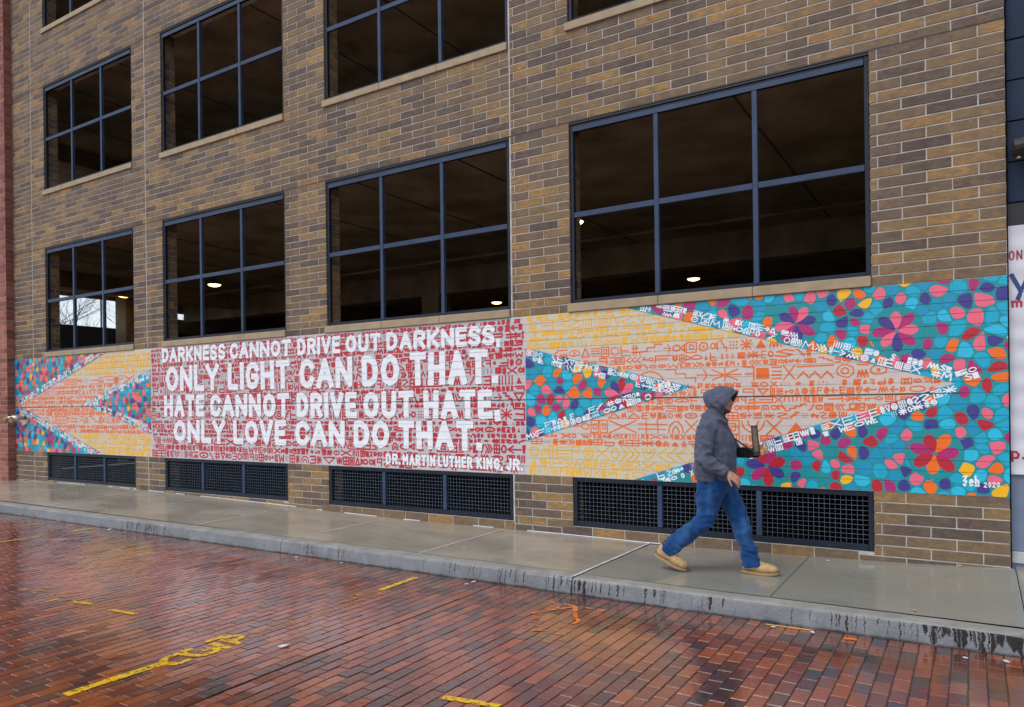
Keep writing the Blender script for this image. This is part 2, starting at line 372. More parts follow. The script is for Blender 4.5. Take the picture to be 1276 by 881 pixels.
# bricks
bricks = []     # (x0,x1,z0,z1)
G = 0.0112
def add_row(z0, z1, parity, blocked):
    ph = 0 if parity else 0.2032
    k = 0
    edges = []
    x = X1 + ph
    while x > X0 - 0.5:
        a, b = x - 0.4064, x
        edges.append((a + G / 2, b - G / 2)); x -= 0.4064
    segs = []
    for a, b in edges:
        a = max(a, X0); b = min(b, X1)
        pcs = [(a, b)]
        for c, d in blocked + [(e - 0.006, e + 0.006) for e in EJ]:
            q = []
            for s, t in pcs:
                if t <= c or s >= d: q.append((s, t))
                else:
                    if s < c: q.append((s, c))
                    if t > d: q.append((d, t))
            pcs = q
        segs += [p for p in pcs if p[1] - p[0] > 0.03]
    for a, b in segs: bricks.append((a, b, z0, z1))
jamb = []
for i, (z0, z1) in enumerate(zip(ROWS, ROWS[1:])):
    zc = (z0 + z1) / 2
    if MUR0 < zc < MUR1: continue
    blk = []
    is_open = False
    if VZ0 + 0.02 < zc < VZ1: blk = [w for w in WIN]; is_open = True
    for j in range(3):
        if SILL_Z[j] - 0.002 < zc < HEAD_Z[j]:
            sill = zc < SILL_T[j]
            blk = [(w[0] - 0.04, w[1] + (0.0)) if sill else w for w in WIN]; is_open = not sill
    h0, h1 = z0 + G / 2, z1 - G / 2
    if zc < 0.10 and z1 > 0.0 - 0.4:
        # rows that run under the vents: keep the vent sill course whole
        if z1 > 0.10: pass
    add_row(h0, h1, i % 2, blk)
    if is_open:
        for w in WIN: jamb.append((w[0], h0, h1, i % 2))
# clip the course right under the vents against the vent bottom
bb = []
for a, b, z0, z1 in bricks:
    zc = (z0 + z1) / 2
    inside = any(w[0] < (a + b) / 2 < w[1] for w in WIN)
    if inside and z0 < VZ0 < z1 + 0.05 and z1 < 0.2: z1 = VZ0 - 0.004; 
    bb.append((a, b, z0, z1))
bricks = bb
def brick_faces(mb, a, b, z0, z1, tone, bev=0.0035, y0=0.0, y1=0.0125):
    v = [(a + bev, y0, z0 + bev), (b - bev, y0, z0 + bev), (b - bev, y0, z1 - bev), (a + bev, y0, z1 - bev),
         (a, y0 + bev, z0), (b, y0 + bev, z0), (b, y0 + bev, z1), (a, y0 + bev, z1),
         (a, y1, z0), (b, y1, z0), (b, y1, z1), (a, y1, z1)]
    mb.faces(v, [(0,1,2,3),(4,5,1,0),(5,6,2,1),(6,7,3,2),(7,4,0,3),(8,9,5,4),(9,10,6,5),(10,11,7,6),(11,8,4,7)], 0, tone)
def camz(x, y, z):
    d = Vector((x, y, z)) - CAM; dep = d.dot(fwd)
    if dep < 0.3: return None
    px = 638 + 918 * d.dot(right) / dep; py = 503 - 918 * d.z / dep
    return px, py, dep
def key(b):
    q = camz((b[0] + b[1]) / 2, 0, (b[2] + b[3]) / 2)
    if q is None or not (-20 < q[0] < 1290 and -20 < q[1] < 900): return 1e6 + abs(b[0])
    return q[2] - (b[1] - b[0]) * 0.5
bricks.sort(key=key)
variants = []
for k in range(8):
    mb = MB(); brick_faces(mb, -0.1985, 0.1985, -0.0467, 0.0467, 0, y0=0, y1=0.0125); variants.append(mb.mesh('brick', M['brick'], tones=True))
for k, me in enumerate(variants):
    me.attributes['tone'].data.foreach_set('value', [k / 8.0 + 0.03] * len(me.polygons))
for b in bricks[:300]:
    link_mesh('brick', random.choice(variants), garage, ((b[0] + b[1]) / 2, random.uniform(-0.001, 0.001), (b[2] + b[3]) / 2), ((b[1] - b[0]) / 0.397, 1, (b[3] - b[2]) / 0.0934))
mb = MB()
for b in bricks[300:]:
    dy = random.uniform(-0.0012, 0.0012); brick_faces(mb, *b, random.random(), y0=dy)
for x, z0, z1, par in jamb:
    for a, b in (((0.014, 0.104), (0.114, WT)) if par else ((0.014, 0.195), (0.205, WT))):
        mb.box(x - 0.012, x, a, b, z0, z1, 0, random.random())
mb.build('brick_courses', M['brick'], garage, tones=True, kind='stuff')
# sealant joints
mb = MB()
for z in HEAD_Z:
    e = [X0] + ([a for w in WIN for a in w] if False else []) + [X1]
    mb.box(X0, X1, 0.001, 0.0074, z - 0.0045, z + 0.0045)
mb.build('shelf_angle_joint', M['darkcaulk'], garage)
mb = MB()
for e in EJ:
    for z0, z1 in ((-0.1, VZ1 - 0.02), (MUR1 + 0.005, 4.86), (4.87, 8.195), (8.206, 11.53), (11.54, 13.2)):
        if e == EJ[2] and z1 < 5: continue
        mb.box(e - 0.0085, e + 0.0085, 0.0005, 0.0072, z0, z1)
mb.build('expansion_joint', M['caulk'], garage)
# parapet coping on the roof
mb = MB(); mb.bbox(X0 - 3.5, X1, -0.04, 0.34, 13.2, 13.32); mb.build('coping', M['stone'], garage)

# windows -------------------------------------------------------------
def window(w, i):
    x0, x1 = w; zb, zt = SILL_T[i], HEAD_Z[i] - 0.03
    fy0, fy1 = 0.024, 0.075
    mb = MB(); t = 0.046
    mb.bbox(x0 + 0.004, x0 + t, fy0, fy1, zb, zt, 0.004); mb.bbox(x1 - t, x1 - 0.004, fy0, fy1, zb, zt, 0.004)
    mb.bbox(x0 + t, x1 - t, fy0, fy1, zt - 0.085, zt - 0.002, 0.004); mb.bbox(x0 + t, x1 - t, fy0, fy1, zb + 0.002, zb + t, 0.004)
    fr = mb.build('window', M['frame_dark'], garage)
    d = (x1 - x0) / 3; tz = 3.76 - 2.711 + SILL_T[i]
    for k in (1, 2):
        mb = MB(); mb.bbox(x0 + d * k - 0.027, x0 + d * k + 0.027, fy0 - 0.006, fy1 - 0.005, zb + 0.03, zt - 0.05, 0.004); mb.build('mullion', M['frame'], fr)
    for k in range(3):
        a = x0 + d * k + (0.027 if k else t); b = x0 + d * (k + 1) - (0.027 if k < 2 else t)
        mb = MB(); mb.bbox(a + 0.001, b - 0.001, fy0 - 0.002, fy1 - 0.01, tz - 0.032, tz + 0.032, 0.004); mb.build('transom', M['frame'], fr)
    mb = MB(); mb.box(x0 + t + .002, x1 - t - .002, fy0 - 0.012, fy0 - 0.001, zt - 0.087, zt - 0.035); mb.build('head_trim', M['frame'], fr)
    mb = MB(); mb.box(x0 + 0.004, x1 - 0.004, 0.010, 0.10, zt + 0.001, HEAD_Z[i] - 0.001); mb.build('steel_lintel', M['black'], fr)
    e = [x0 - 0.035, x0 + d + 0.02, x0 + 2 * d - 0.03, x1 + 0.002]
    for k in range(3):
        mb = MB(); mb.bbox(e[k] + 0.0015, e[k + 1] - 0.0015, -0.028, WT + 0.02, SILL_Z[i] + 0.003, SILL_T[i] - 0.002, 0.006)
        mb.build('window_sill', M['stone'], garage)
for i in range(3):
    for w in WIN: window(w, i)
# vents with welded wire ------------------------------------------------
for w in WIN:
    x0, x1 = w; zb, zt = VZ0 + 0.004, VZ1 - 0.009; t = 0.05
    mb = MB()
    mb.bbox(x0 + 0.003, x0 + t, 0.012, 0.075, zb, zt, 0.004); mb.bbox(x1 - t, x1 - 0.003, 0.012, 0.075, zb, zt, 0.004)
    mb.bbox(x0 + t, x1 - t, 0.012, 0.075, zt - t, zt, 0.004); mb.bbox(x0 + t, x1 - t, 0.012, 0.075, zb, zb + 0.06, 0.004)
    v = mb.build('vent_grille', M['frame_dark'], garage)
    d = (x1 - x0) / 3
    for k in (1, 2):
        mb = MB(); mb.bbox(x0 + d * k - 0.028, x0 + d * k + 0.028, 0.006, 0.07, zb + 0.062, zt - t - 0.002, 0.004); mb.build('mullion', M['frame'], v)
    for k in range(3):
        a = x0 + d * k + (0.028 if k else t); b = x0 + d * (k + 1) - (0.028 if k < 2 else t)
        mb = MB(); n = 20; z0 = zb + 0.06; z1 = zt - t
        for q in range(1, n): mb.box(a + (b - a) * q / n - 0.0017, a + (b - a) * q / n + 0.0017, 0.035, 0.0395, z0, z1)
        nz = 10
        for q in range(1, nz): mb.box(a, b, 0.0305, 0.035, z0 + (z1 - z0) * q / nz - 0.0019, z0 + (z1 - z0) * q / nz + 0.0019)
        mb.build('wire_mesh', M['wire'], v)
    for k in range(4):
        mb = MB(); xx = x0 + (x1 - x0) * (k + 0.5) / 4; mb.tube([(xx, 0.011, zb + 0.03), (xx, 0.002, zb + 0.03)], 0.009, 6); mb.build('bolt', M['frame'], v)

# inside of the garage ----------------------------------------------------
YB, XL = 19.0, -24.0
for k, z in enumerate((1.70, 5.2, 8.536, 11.87)):
    mb = MB()
    mb.box(XL, X1 - 0.01, WT + 0.004, YB, z, z + 0.26); mb.build('floor_slab', M['conc_in'], garage)
    zz = z
    for x in (-20.7,):
        mb = MB(); mb.box(x - 0.25, x + 0.25, 0.30, YB - 0.01, zz - 0.42, zz - 0.003); mb.build('beam', M['conc_in'], garage)
    for y in (8.2, 16.0):
        mb = MB(); mb.box(XL + .3, X1 - 0.3, y, y + 0.5, zz - 0.66, zz - 0.006); mb.build('beam', M['conc_in'], garage)
    # slab joints visible on the soffit
    for x in (-2.4, -6.5, -8.55, -10.6, -14.6, -16.65, -18.7):
        mb = MB(); mb.box(x - 0.012, x + 0.012, 0.30, YB - 0.01, zz - 0.012, zz - 0.003); mb.build('soffit_rib', M['slate'], garage)
mb = MB(); mb.box(XL, X1 - .01, YB + .002, YB + 0.25, -0.3, 13.1); mb.build('rear_wall', M['conc_in'], garage)
mb = MB(); mb.box(X1 - 0.25, X1 - .012, WT + 0.002, YB, -0.3, 13.1); mb.build('side_wall', M['conc_in'], garage)
mb = MB()   # left end wall with long openings
for k, z in enumerate((-0.3, 1.96, 5.46, 8.8, 12.1)):
    zt = (1.70, 5.2, 8.536, 11.87, 13.1)[k]
    if k in (1, 2, 3):
        lo, hi = z + 2.15, zt - 0.10
        mb.box(XL - 0.2, XL, WT, YB, z, lo); mb.box(XL - 0.2, XL, WT, YB, hi, zt)
        e = [WT, 3.2, 6.1, 7.4, 9.3, YB]
        for a, b in zip(e[::2], e[1::2]): mb.box(XL - 0.2, XL, a, b, lo, hi)
        mb.box(XL - 0.2, XL, 7.4, 9.3, lo, hi - 0.42); mb.box(XL - 0.2, XL, 7.4, 9.3, hi - 0.20, hi)
        for y in (3.9, 4.7, 5.5): mb.box(XL - 0.12, XL - 0.08, y - .02, y + .02, lo, hi)
    else: mb.box(XL - 0.2, XL, WT, YB, z, zt)
mb.build('end_wall', M['conc_in'], garage)
mb = MB(); mb.box(XL + .2, XL + .4, 0.4, 12, 1.97, 4.08); mb.box(XL + .17, XL + .43, 0.4, 12, 4.081, 4.13); mb.build('parapet', M['slate'], garage)
for z in (5.47, 8.81):
    mb = MB(); Mx = Matrix.Translation((-14.6, 1.0, z + 0.62)) @ Matrix.Rotation(R(6), 4, 'Y')
    mb.box(-2.4, 2.4, 0, 0.15, -0.6, 0.12, M=Mx); mb.build('ramp_parapet', M['slate'], garage)
for x, y in ((-12.6, 8.45), (-12.6, 16.25), (-0.6, 8.45), (-23.0, 5.8), (-23.4, 13.5)):
    if True:
        mb = MB(); mb.bbox(x - 0.3, x + 0.3, y - 0.3, y + 0.3, -0.2, 13.0, 0.03); mb.build('column', M['conc_in'], garage)

for z in (5.2, 8.536):
    for y, rr_ in ((6.6, .035), (11.0, .05)):
        mb = MB(); mb.tube([(XL + .5, y, z - .16), (X1 - .5, y, z - .16)], rr_, 8); mb.build('pipe', M['conc_in'], garage)
# ceiling lights
lamps = [(-6.4, 4.75, 'lit round ceiling light nearest the left edge of the largest window'),
         (-6.62, 12.5, 'lit round ceiling light deep inside, seen above the sill of the largest window'),
         (-13.7, 13.2, 'lit round ceiling light low in the right corner of the third window'),
         (-18.05, 5.35, 'lit round ceiling light in the middle pane of the second window from the left'),
         (-22.0, 5.05, 'lit round ceiling light beside the brick pier in the leftmost window'),
         (-13.32, 5.15, 'small glimpse of lit ceiling light behind the left jamb of the third window')]
for x, y, lab in lamps:
    t = tag(empty('ceiling_light', (x, y, 4.98)), lab, 'ceiling light', 'round lights under the garage ceiling')
    mb = MB(); n = 20
    mb.tube([(0, 0, 0.222), (0, 0, 0.02)], 0.02, 6); mb.tube([(0, 0, 0.06), (0, 0, 0.02), (0, 0, 0.0)], [0.08, 0.18, 0.19], n)
    mb.build('housing', M['black'], t, smooth=False)
    mb = MB(); mb.tube([(0, 0, -0.001), (0, 0, -0.03), (0, 0, -0.055)], [0.175, 0.15, 0.07], n); mb.build('lens', M['lamp'], t)

# ------------------------------------------------------------------ mural
mural = tag(empty('mural', (X1, 0, MUR0)), 'long painted mural with white quotation on red doodles between two petal-patterned arrows', 'mural')
mural.location = (0, 0, 0)
GR = 0.0042
bands = []
for k in range(19):
    z0 = MUR0 + C * k
    bands.append((z0 + (GR if k else 0), z0 + C - (GR if k < 18 else 0), 0))
    if k < 18: bands.append((z0 + C - GR, z0 + C + GR, 1))
def clip_half(poly, nx, nz, d):     # keep nx*x+nz*z<=d
    out = []
    for i in range(len(poly)):
        a = poly[i]; b = poly[(i + 1) % len(poly)]
        da = nx * a[0] + nz * a[1] - d; db = nx * b[0] + nz * b[1] - d
        if da <= 0: out.append(a)
        if (da < 0 < db) or (db < 0 < da):
            t = da / (da - db); out.append((a[0] + (b[0] - a[0]) * t, a[1] + (b[1] - a[1]) * t))
    return out
def area(p):
    return 0.5 * sum(p[i][0] * p[(i + 1) % len(p)][1] - p[(i + 1) % len(p)][0] * p[i][1] for i in range(len(p)))
def circ(cx_, cz, rx, rz, n=10, a0=0, a1=2 * math.pi):
    full = abs(a1 - a0 - 2 * math.pi) < 1e-6
    m_ = n if full else n + 1
    return [(cx_ + rx * math.cos(a0 + (a1 - a0) * k / n), cz + rz * math.sin(a0 + (a1 - a0) * k / n)) for k in range(m_)]
cnt = [0]
def lay(mb, poly, layer, mat):
    if len(poly) < 3: return
    if area(poly) < 0: poly = poly[::-1]
    cnt[0] += 1
    e = (cnt[0] % 41) * 0.00002
    zmin = min(p[1] for p in poly); zmax = max(p[1] for p in poly)
    for z0, z1, g in bands:
        if z1 <= zmin or z0 >= zmax: continue
        q = poly
        if z0 > zmin: q = clip_half(q, 0, -1, -z0)
        if len(q) >= 3 and z1 < zmax: q = clip_half(q, 0, 1, z1)
        if len(q) < 3 or abs(area(q)) < 2e-7: continue
        y = (0.0045 if g else 0.0) - 0.0009 * layer - e
        mb.poly([(p[0], y, p[1]) for p in q], mat)
# base coat following the courses, grooves included
base = MB()
XA, XB = -17.535, 0.270
for z0, z1, g in bands:
    y = 0.0045 if g else 0.0
    for a, b, c in ((XA, XB, 'offwhite'),):
        base.poly([(a, y, z0), (b, y, z0), (b, y, z1), (a, y, z1)], PI[c])
for (a0, a1, g), (b0, b1, h) in zip(bands, bands[1:]):
    ya = 0.0045 if g else 0.0; yb = 0.0045 if h else 0.0
    base.poly([(XA, ya, a1), (XB, ya, a1), (XB, yb, b0), (XA, yb, b0)], PI['offwhite'])
base.poly([(XB, 0.0, MUR0), (XB, 0.0074, MUR0), (XB, 0.0074, MUR1), (XB, 0.0, MUR1)], PI['offwhite'])
base.poly([(XA, 0.0, MUR0), (XB, 0.0, MUR0), (XB, 0.0074, MUR0), (XA, 0.0074, MUR0)][::-1], PI['offwhite'])
base.build('base_coat', PM, mural)
mb = MB(); mb.box(XA, -0.07, -0.0066, 0.0046, 1.5720, 1.5822); mb.build('joint_sealant', M['darkcaulk'], mural)

# regions
ZL, ZH = MUR0, MUR1
SEC_L, SEC_R = -12.55, -4.675
outer = [   # convex teal areas
    [(-3.335, ZH), (-0.13, 1.665), (XB, 1.665), (XB, ZH)],
    [(-3.263, ZL), (XB, ZL), (XB, 1.665), (-0.13, 1.665)],
    [(SEC_R, 2.215), (SEC_R, 1.065), (-2.58, 1.69)],
    [(-13.96, ZH), (XA, ZH), (XA, 1.61), (-17.29, 1.61)],
    [(-14.09, ZL), (-17.29, 1.61), (XA, 1.61), (XA, ZL)],
    [(SEC_L, 2.225), (-14.835, 1.634), (SEC_L, 1.07)]]
outer = [p if area(p) > 0 else p[::-1] for p in outer]
def inside(poly, x, z):
    for i in range(len(poly)):
        a = poly[i]; b = poly[(i + 1) % len(poly)]
        if (b[0] - a[0]) * (z - a[1]) - (b[1] - a[1]) * (x - a[0]) < 0: return False
    return True
def in_teal(x, z): return any(inside(p, x, z) for p in outer)
zb_ = MB()
for xa, xb in ((SEC_R, XB), (XA, SEC_L)):
    lay(zb_, [(xa, ZL), (xb, ZL), (xb, 1.035), (xa, 1.035)], 0.05, PI['cream']); lay(zb_, [(xa, 2.15), (xb, 2.15), (xb, ZH), (xa, ZH)], 0.05, PI['cream'])
    lay(zb_, [(xa, 1.035), (xb, 1.035), (xb, 2.15), (xa, 2.15)], 0.05, PI['peach'])
zb_.build('tinted_ground', PM, mural, kind='stuff')
for p in outer:
    tb = MB(); lay(tb, p, 3, PI['teal']); tb.build('teal_ground', PM, mural, kind='stuff')

# petals: rings round flower centres, loose cells between
flowers = [(-0.60, 2.17, 8), (-1.50, 2.30, 8), (-1.80, 0.86, 7), (-3.42, 1.62, 8), (-0.30, 1.02, 7), (-16.3, 2.25, 7), (-15.3, 2.45, 6), (-16.1, 0.95, 7), (-13.0, 1.65, 7), (0.1, 1.75, 6), (-0.95, 1.12, 6)]
rng = random.Random(11)
seeds = []
for fx, fz, n in flowers:
    a0 = rng.random() * 6.28
    for ring, (r, k) in enumerate(((0.105, n), (0.29, n + 8), (0.385, n + 14), (0.48, n + 20))):
        for j in range(k):
            a = a0 + 2 * math.pi * (j + (0.5 if ring % 2 else 0)) / k + rng.uniform(-.07, .07)
            seeds.append((fx + math.cos(a) * r * rng.uniform(.94, 1.06), fz + math.sin(a) * r * rng.uniform(.94, 1.06), ring))
keep = []
for s in seeds:
    md = 0.055 if s[2] == 0 else 0.082
    if any((s[0] - q[0]) ** 2 + (s[1] - q[1]) ** 2 < md * md for q in keep): continue
    if any((s[0] - f[0]) ** 2 + (s[1] - f[1]) ** 2 < 0.088 ** 2 for f in flowers) : continue
    keep.append(s)
seeds = keep
def fill(xa, xb, n):
    for _ in range(n):
        x = rng.uniform(xa, xb); z = rng.uniform(ZL - 0.1, ZH + 0.1)
        if all((x - q[0]) ** 2 + (z - q[1]) ** 2 > 0.096 ** 2 for q in seeds if abs(q[0] - x) < 0.2): seeds.append((x, z, 9))
fill(-4.9, 0.5, 9000); fill(-17.8, -12.3, 9000)
pal = [('cyan', 16), ('blue', 9), ('sky', 7), ('teal', 2), ('pink', 19), ('magenta', 14), ('petal_orange', 11), ('indigo', 12), ('gold', 6), ('crimson', 7)]
names = [p[0] for p in pal]; wts = [p[1] for p in pal]
def cell(i):
    s = seeds[i]; L = 0.25
    poly = [(s[0] - L, s[1] - L), (s[0] + L, s[1] - L), (s[0] + L, s[1] + L), (s[0] - L, s[1] + L)]
    for q in seeds:
        dx, dz = q[0] - s[0], q[1] - s[1]
        if (dx or dz) and dx * dx + dz * dz < 0.25:
            poly = clip_half(poly, dx, dz, dx * (s[0] + q[0]) / 2 + dz * (s[1] + q[1]) / 2)
            if len(poly) < 3: return None
    return poly
def rounded(poly, gap):
    cxm = sum(p[0] for p in poly) / len(poly); czm = sum(p[1] for p in poly) / len(poly)
    n = len(poly); q = poly
    if area(q) < 0: q = q[::-1]
    out = q
    for i in range(n):
        a = q[i]; b = q[(i + 1) % n]; dx, dz = b[0] - a[0], b[1] - a[1]; l = math.hypot(dx, dz)
        if l < 1e-6: continue
        nx, nz = dz / l, -dx / l
        out = clip_half(out, nx, nz, nx * a[0] + nz * a[1] - gap)
        if len(out) < 3: return None
    for _ in range(2):
        r = []
        for i in range(len(out)):
            a = out[i]; b = out[(i + 1) % len(out)]
            r.append((a[0] * .72 + b[0] * .28, a[1] * .72 + b[1] * .28)); r.append((a[0] * .28 + b[0] * .72, a[1] * .28 + b[1] * .72))
        out = r
    return out
pm = MB(); last = {}
for i, s in enumerate(seeds):
    zones = [z for z in outer if any(inside(z, s[0] + dx, s[1] + dz) for dx in (-.12, 0, .12) for dz in (-.1, 0, .1))]
    if not zones: continue
    c = cell(i)
    if not c: continue
    nm = rng.choices(names, wts)[0]
    if s[2] == 0: nm = rng.choice(['crimson', 'indigo', 'magenta', 'pink', 'petal_orange'])
    near = [last[j] for j in last if (seeds[j][0] - s[0]) ** 2 + (seeds[j][1] - s[1]) ** 2 < 0.15 ** 2]
    if nm in near and nm not in ('cyan', 'blue', 'sky'): nm = rng.choices(names, wts)[0]
    last[i] = nm
    gap = 0.0085 if nm not in ('cyan', 'blue', 'sky') else 0.0045
    q = rounded(c, gap)
    if not q: continue
    for z in zones:
        w = q
        for k in range(len(z)):
            a = z[k]; b = z[(k + 1) % len(z)]; dx, dz = b[0] - a[0], b[1] - a[1]
            w = clip_half(w, dz, -dx, dz * a[0] - dx * a[1])
            if len(w) < 3: break
        if len(w) >= 3: lay(pm, w, 4, PI[nm])
rf = random.Random(9)
for fi, (fx, fz, n) in enumerate(flowers):
    if fi > 8: continue
    q = circ(fx, fz, .235, .235, 20); zz = [z for z in outer if inside(z, fx, fz)]
    if not zz: continue
    def cl(w):
        z = zz[0]
        for k in range(len(z)):
            a = z[k]; b = z[(k + 1) % len(z)]; dx, dz = b[0] - a[0], b[1] - a[1]
            if len(w) >= 3: w = clip_half(w, dz, -dx, dz * a[0] - dx * a[1])
        return w
    lay(pm, cl(q), 5, PI['teal'])
    cs = rf.sample(['crimson', 'indigo', 'pink', 'magenta', 'petal_orange'], 3); a0 = rf.random() * 6
    for k in range(n):
        a = a0 + 2 * math.pi * k / n; L = .215 * rf.uniform(.85, 1.0); wd = 0.83 * math.pi * .13 / n * 2 * .55
        pt = []
        for t, w_ in ((0.06, .0), (.25, .55), (.5, .95), (.72, 1.0), (.9, .7), (1.0, .12)): pt.append((t * L, w_ * wd))
        P_ = [(u, v) for u, v in pt] + [(u, -v) for u, v in reversed(pt[1:])]
        lay(pm, cl([(fx + u * math.cos(a) - v * math.sin(a), fz + u * math.sin(a) + v * math.cos(a)) for u, v in P_]), 6, PI[cs[k % 3] if k < n - 1 else cs[1]])
pm.build('petal_pattern', PM, mural, kind='stuff')

# strokes
def stroke(mb, pts, t, layer, mat, closed=False, test=None, caps=True):
    if closed: pts = list(pts) + [pts[0]]
    for a, b in zip(pts, pts[1:]):
        dx, dz = b[0] - a[0], b[1] - a[1]; l = math.hypot(dx, dz)
        if l < 1e-5: continue
        if test and not test((a[0] + b[0]) / 2, (a[1] + b[1]) / 2): continue
        ex, ez = dx / l * t * 0.42, dz / l * t * 0.42; nx, nz = -dz / l * t / 2, dx / l * t / 2
        lay(mb, [(a[0] - ex - nx * .8, a[1] - ez - nz * .8), (b[0] + ex - nx * .8, b[1] + ez - nz * .8), (b[0] + ex * 1.2 , b[1] + ez * 1.2), (b[0] + ex + nx * .8, b[1] + ez + nz * .8), (a[0] - ex + nx * .8, a[1] - ez + nz * .8), (a[0] - ex * 1.2, a[1] - ez * 1.2)] if False else
            [(a[0] - ex - nx, a[1] - ez - nz), (b[0] + ex - nx, b[1] + ez - nz), (b[0] + ex + nx, b[1] + ez + nz), (a[0] - ex + nx, a[1] - ez + nz)], layer, mat)
# doodles: every function returns strokes and fills in a unit cell
def doodle(r):
    k = r.randrange(30); S = []; F = []
    if k in (5, 26, 24) and r.random() < .55: k = r.choice((3, 16, 19, 13, 28, 22, 0))
    if k == 0: S = [([(i / 6, 0.1 + 0.8 * (i % 2)) for i in range(7)], 0)]
    elif k == 1: S = [(circ(.5, .5, .42, .42), 1)]; F = [circ(.5, .5, .14, .14, 6)] if r.random() < .5 else []
    elif k == 2: S = [(circ(.5, .5, .45, .45), 1), (circ(.5, .5, .2, .2, 8), 1)]
    elif k == 3: S = [([(0, 0), (1, 0), (1, 1), (0, 1)], 1), ([(.3, .3), (.7, .3), (.7, .7), (.3, .7)], 1)]
    elif k == 4: S = [([(.05, .05), (.95, .05), (.5, .95)], 1)]
    elif k == 5: F = [[(.05, .1), (.95, .1), (.95, .9), (.05, .9)]]
    elif k == 6: S = [([(0, 0), (1, 0)], 0)] + [([(i / 4, 0), (i / 4, .85)], 0) for i in range(5)]
    elif k == 7: S = [([(0, z), (1, z)], 0) for z in (.1, .37, .63, .9)]
    elif k == 8: S = [([(x, 0), (x, 1)], 0) for x in (.1, .37, .63, .9)]
    elif k == 9: F = [circ(.2 + .3 * i, .2 + .3 * j, .09, .09, 5) for i in range(3) for j in range(3)]
    elif k == 10: S = [([(0, .5), (1, .5)], 0), ([(.6, .9), (1, .5), (.6, .1)], 0)]
    elif k == 11: S = [([(x, 0), (x + .3, .5), (x, 1)], 0) for x in (0, .33, .66)]
    elif k == 12: S = [([(0, 0), (1, 1)], 0), ([(0, 1), (1, 0)], 0)]
    elif k == 13: S = [([(0, .5), (1, .5)], 0), ([(.5, 0), (.5, 1)], 0), ([(.1, .1), (.9, .9)], 0), ([(.1, .9), (.9, .1)], 0)]
    elif k == 14: S = [(circ(.5, .5, .5, .3), 1)]; F = [circ(.5, .5, .13, .13, 6)]
    elif k == 15: S = [([(0, 0), (.15, 1), (.5, .35), (.85, 1), (1, 0)], 0)]
    elif k == 16: S = [([(1, .5), (.5, .5), (.5, .75), (.75, .75), (.75, .25), (.2, .25), (.2, 1), (1, 1), (1, 0), (0, 0)], 0)]
    elif k == 17: S = [([(.3, 0), (.3, 1)], 0), ([(.7, 0), (.7, 1)], 0), ([(0, .3), (1, .3)], 0), ([(0, .7), (1, .7)], 0)]
    elif k == 18: S = [(circ(.35, .5, .33, .3, 8), 1), ([(.68, .5), (1, .85), (1, .15)], 1)]
    elif k == 19: S = [(circ(.5, .05, .48, .85, 8, 0, math.pi), 0), (circ(.5, .05, .22, .42, 6, 0, math.pi), 0)]
    elif k == 20: S = [(circ(.22, .5, .2, .25, 7), 1), ([(.42, .5), (1, .5)], 0), ([(.8, .5), (.8, .2)], 0), ([(.95, .5), (.95, .2)], 0)]
    elif k == 21: S = [([(0, 0), (0, .33), (.33, .33), (.33, .66), (.66, .66), (.66, 1), (1, 1)], 0)]
    elif k == 22: S = [([(0, 0), (0, 1), (1, 1)], 0), ([(0, .5), (.8, .5)], 0)]
    elif k == 23: S = [([(1, 1), (0, 1), (0, 0), (1, 0)], 0), ([(0, .5), (.8, .5)], 0)]
    elif k == 24: F = [[(.1, .05), (.9, .05), (.5, .9)]]
    elif k == 25: S = [([(0, 0), (1, 0), (1, 1), (0, 1)], 1), ([(0, .5), (1, .5)], 0), ([(.5, 0), (.5, 1)], 0)]
    elif k == 26: F = [circ(.5, .5, .34, .34, 8)]
    elif k == 27: S = [([(0, .05), (.16, .5), (.33, .05), (.5, .5), (.66, .05), (.83, .5), (1, .05)], 0), ([(0, .9), (1, .9)], 0)]
    elif k == 28: S = [([(.1, 0), (.1, 1), (.8, 1), (.8, .5), (.1, .5)], 0)]
    elif k == 29: S = [([(1, .85), (.5, 1), (.1, .75), (.9, .3), (.5, 0), (0, .15)], 0)]
    return S, F
glyphs = MB()
rg = random.Random(5)
def gcolor(x, z):
    if SEC_L < x < SEC_R: return 'red'
    return 'orange' if 1.035 < z < 2.15 else 'yellow'
def fill_doodles(xa, xb, t, test):
    z = ZL + 0.008
    while z < ZH - 0.05:
        h = rg.choice((0.065, 0.08, 0.09, 0.10, 0.13, 0.16)); h = min(h, ZH - z - 0.006)
        x = xa + rg.uniform(0, 0.05)
        while x < xb - 0.05:
            w = h * rg.choice((0.7, 0.8, 1, 1, 1.2, 1.6, 2.2)); w = min(w, xb - x)
            if w > 0.05 and test(x + w / 2, z + h / 2):
                S, F = doodle(rg)
                g = t * 0.55
                ax, aw, az_, ah = x + g + 0.001, w - 2 * g - 0.004, z + g + 0.001, h - 2 * g - 0.004
                fx = rg.random() < .5; fz = rg.random() < .4; j = 0.004
                def mp(p): 
                    u, v = p; u = 1 - u if fx else u; v = 1 - v if fz else v
                    return (ax + aw * u + rg.uniform(-j, j), az_ + ah * v + rg.uniform(-j, j))
                mat = PI[gcolor(x + w / 2, z + h / 2)]
                tt = t * rg.uniform(.85, 1.2)
                for pts, cl in S: stroke(glyphs, [mp(p) for p in pts], tt, 1, mat, cl)
                for p in F: lay(glyphs, [mp(q) for q in p], 1.6, mat)
            x += w + 0.003
        z += h + 0.002
fill_doodles(SEC_L + 0.01, SEC_R - 0.01, 0.0205, lambda x, z: True)
fill_doodles(SEC_R + 0.01, 0.0, 0.0135, lambda x, z: not in_teal(x, z) and x < -0.25)
fill_doodles(-17.3, SEC_L - 0.01, 0.019, lambda x, z: not in_teal(x, z))
glyphs.build('doodle_pattern', PM, mural, kind='stuff')
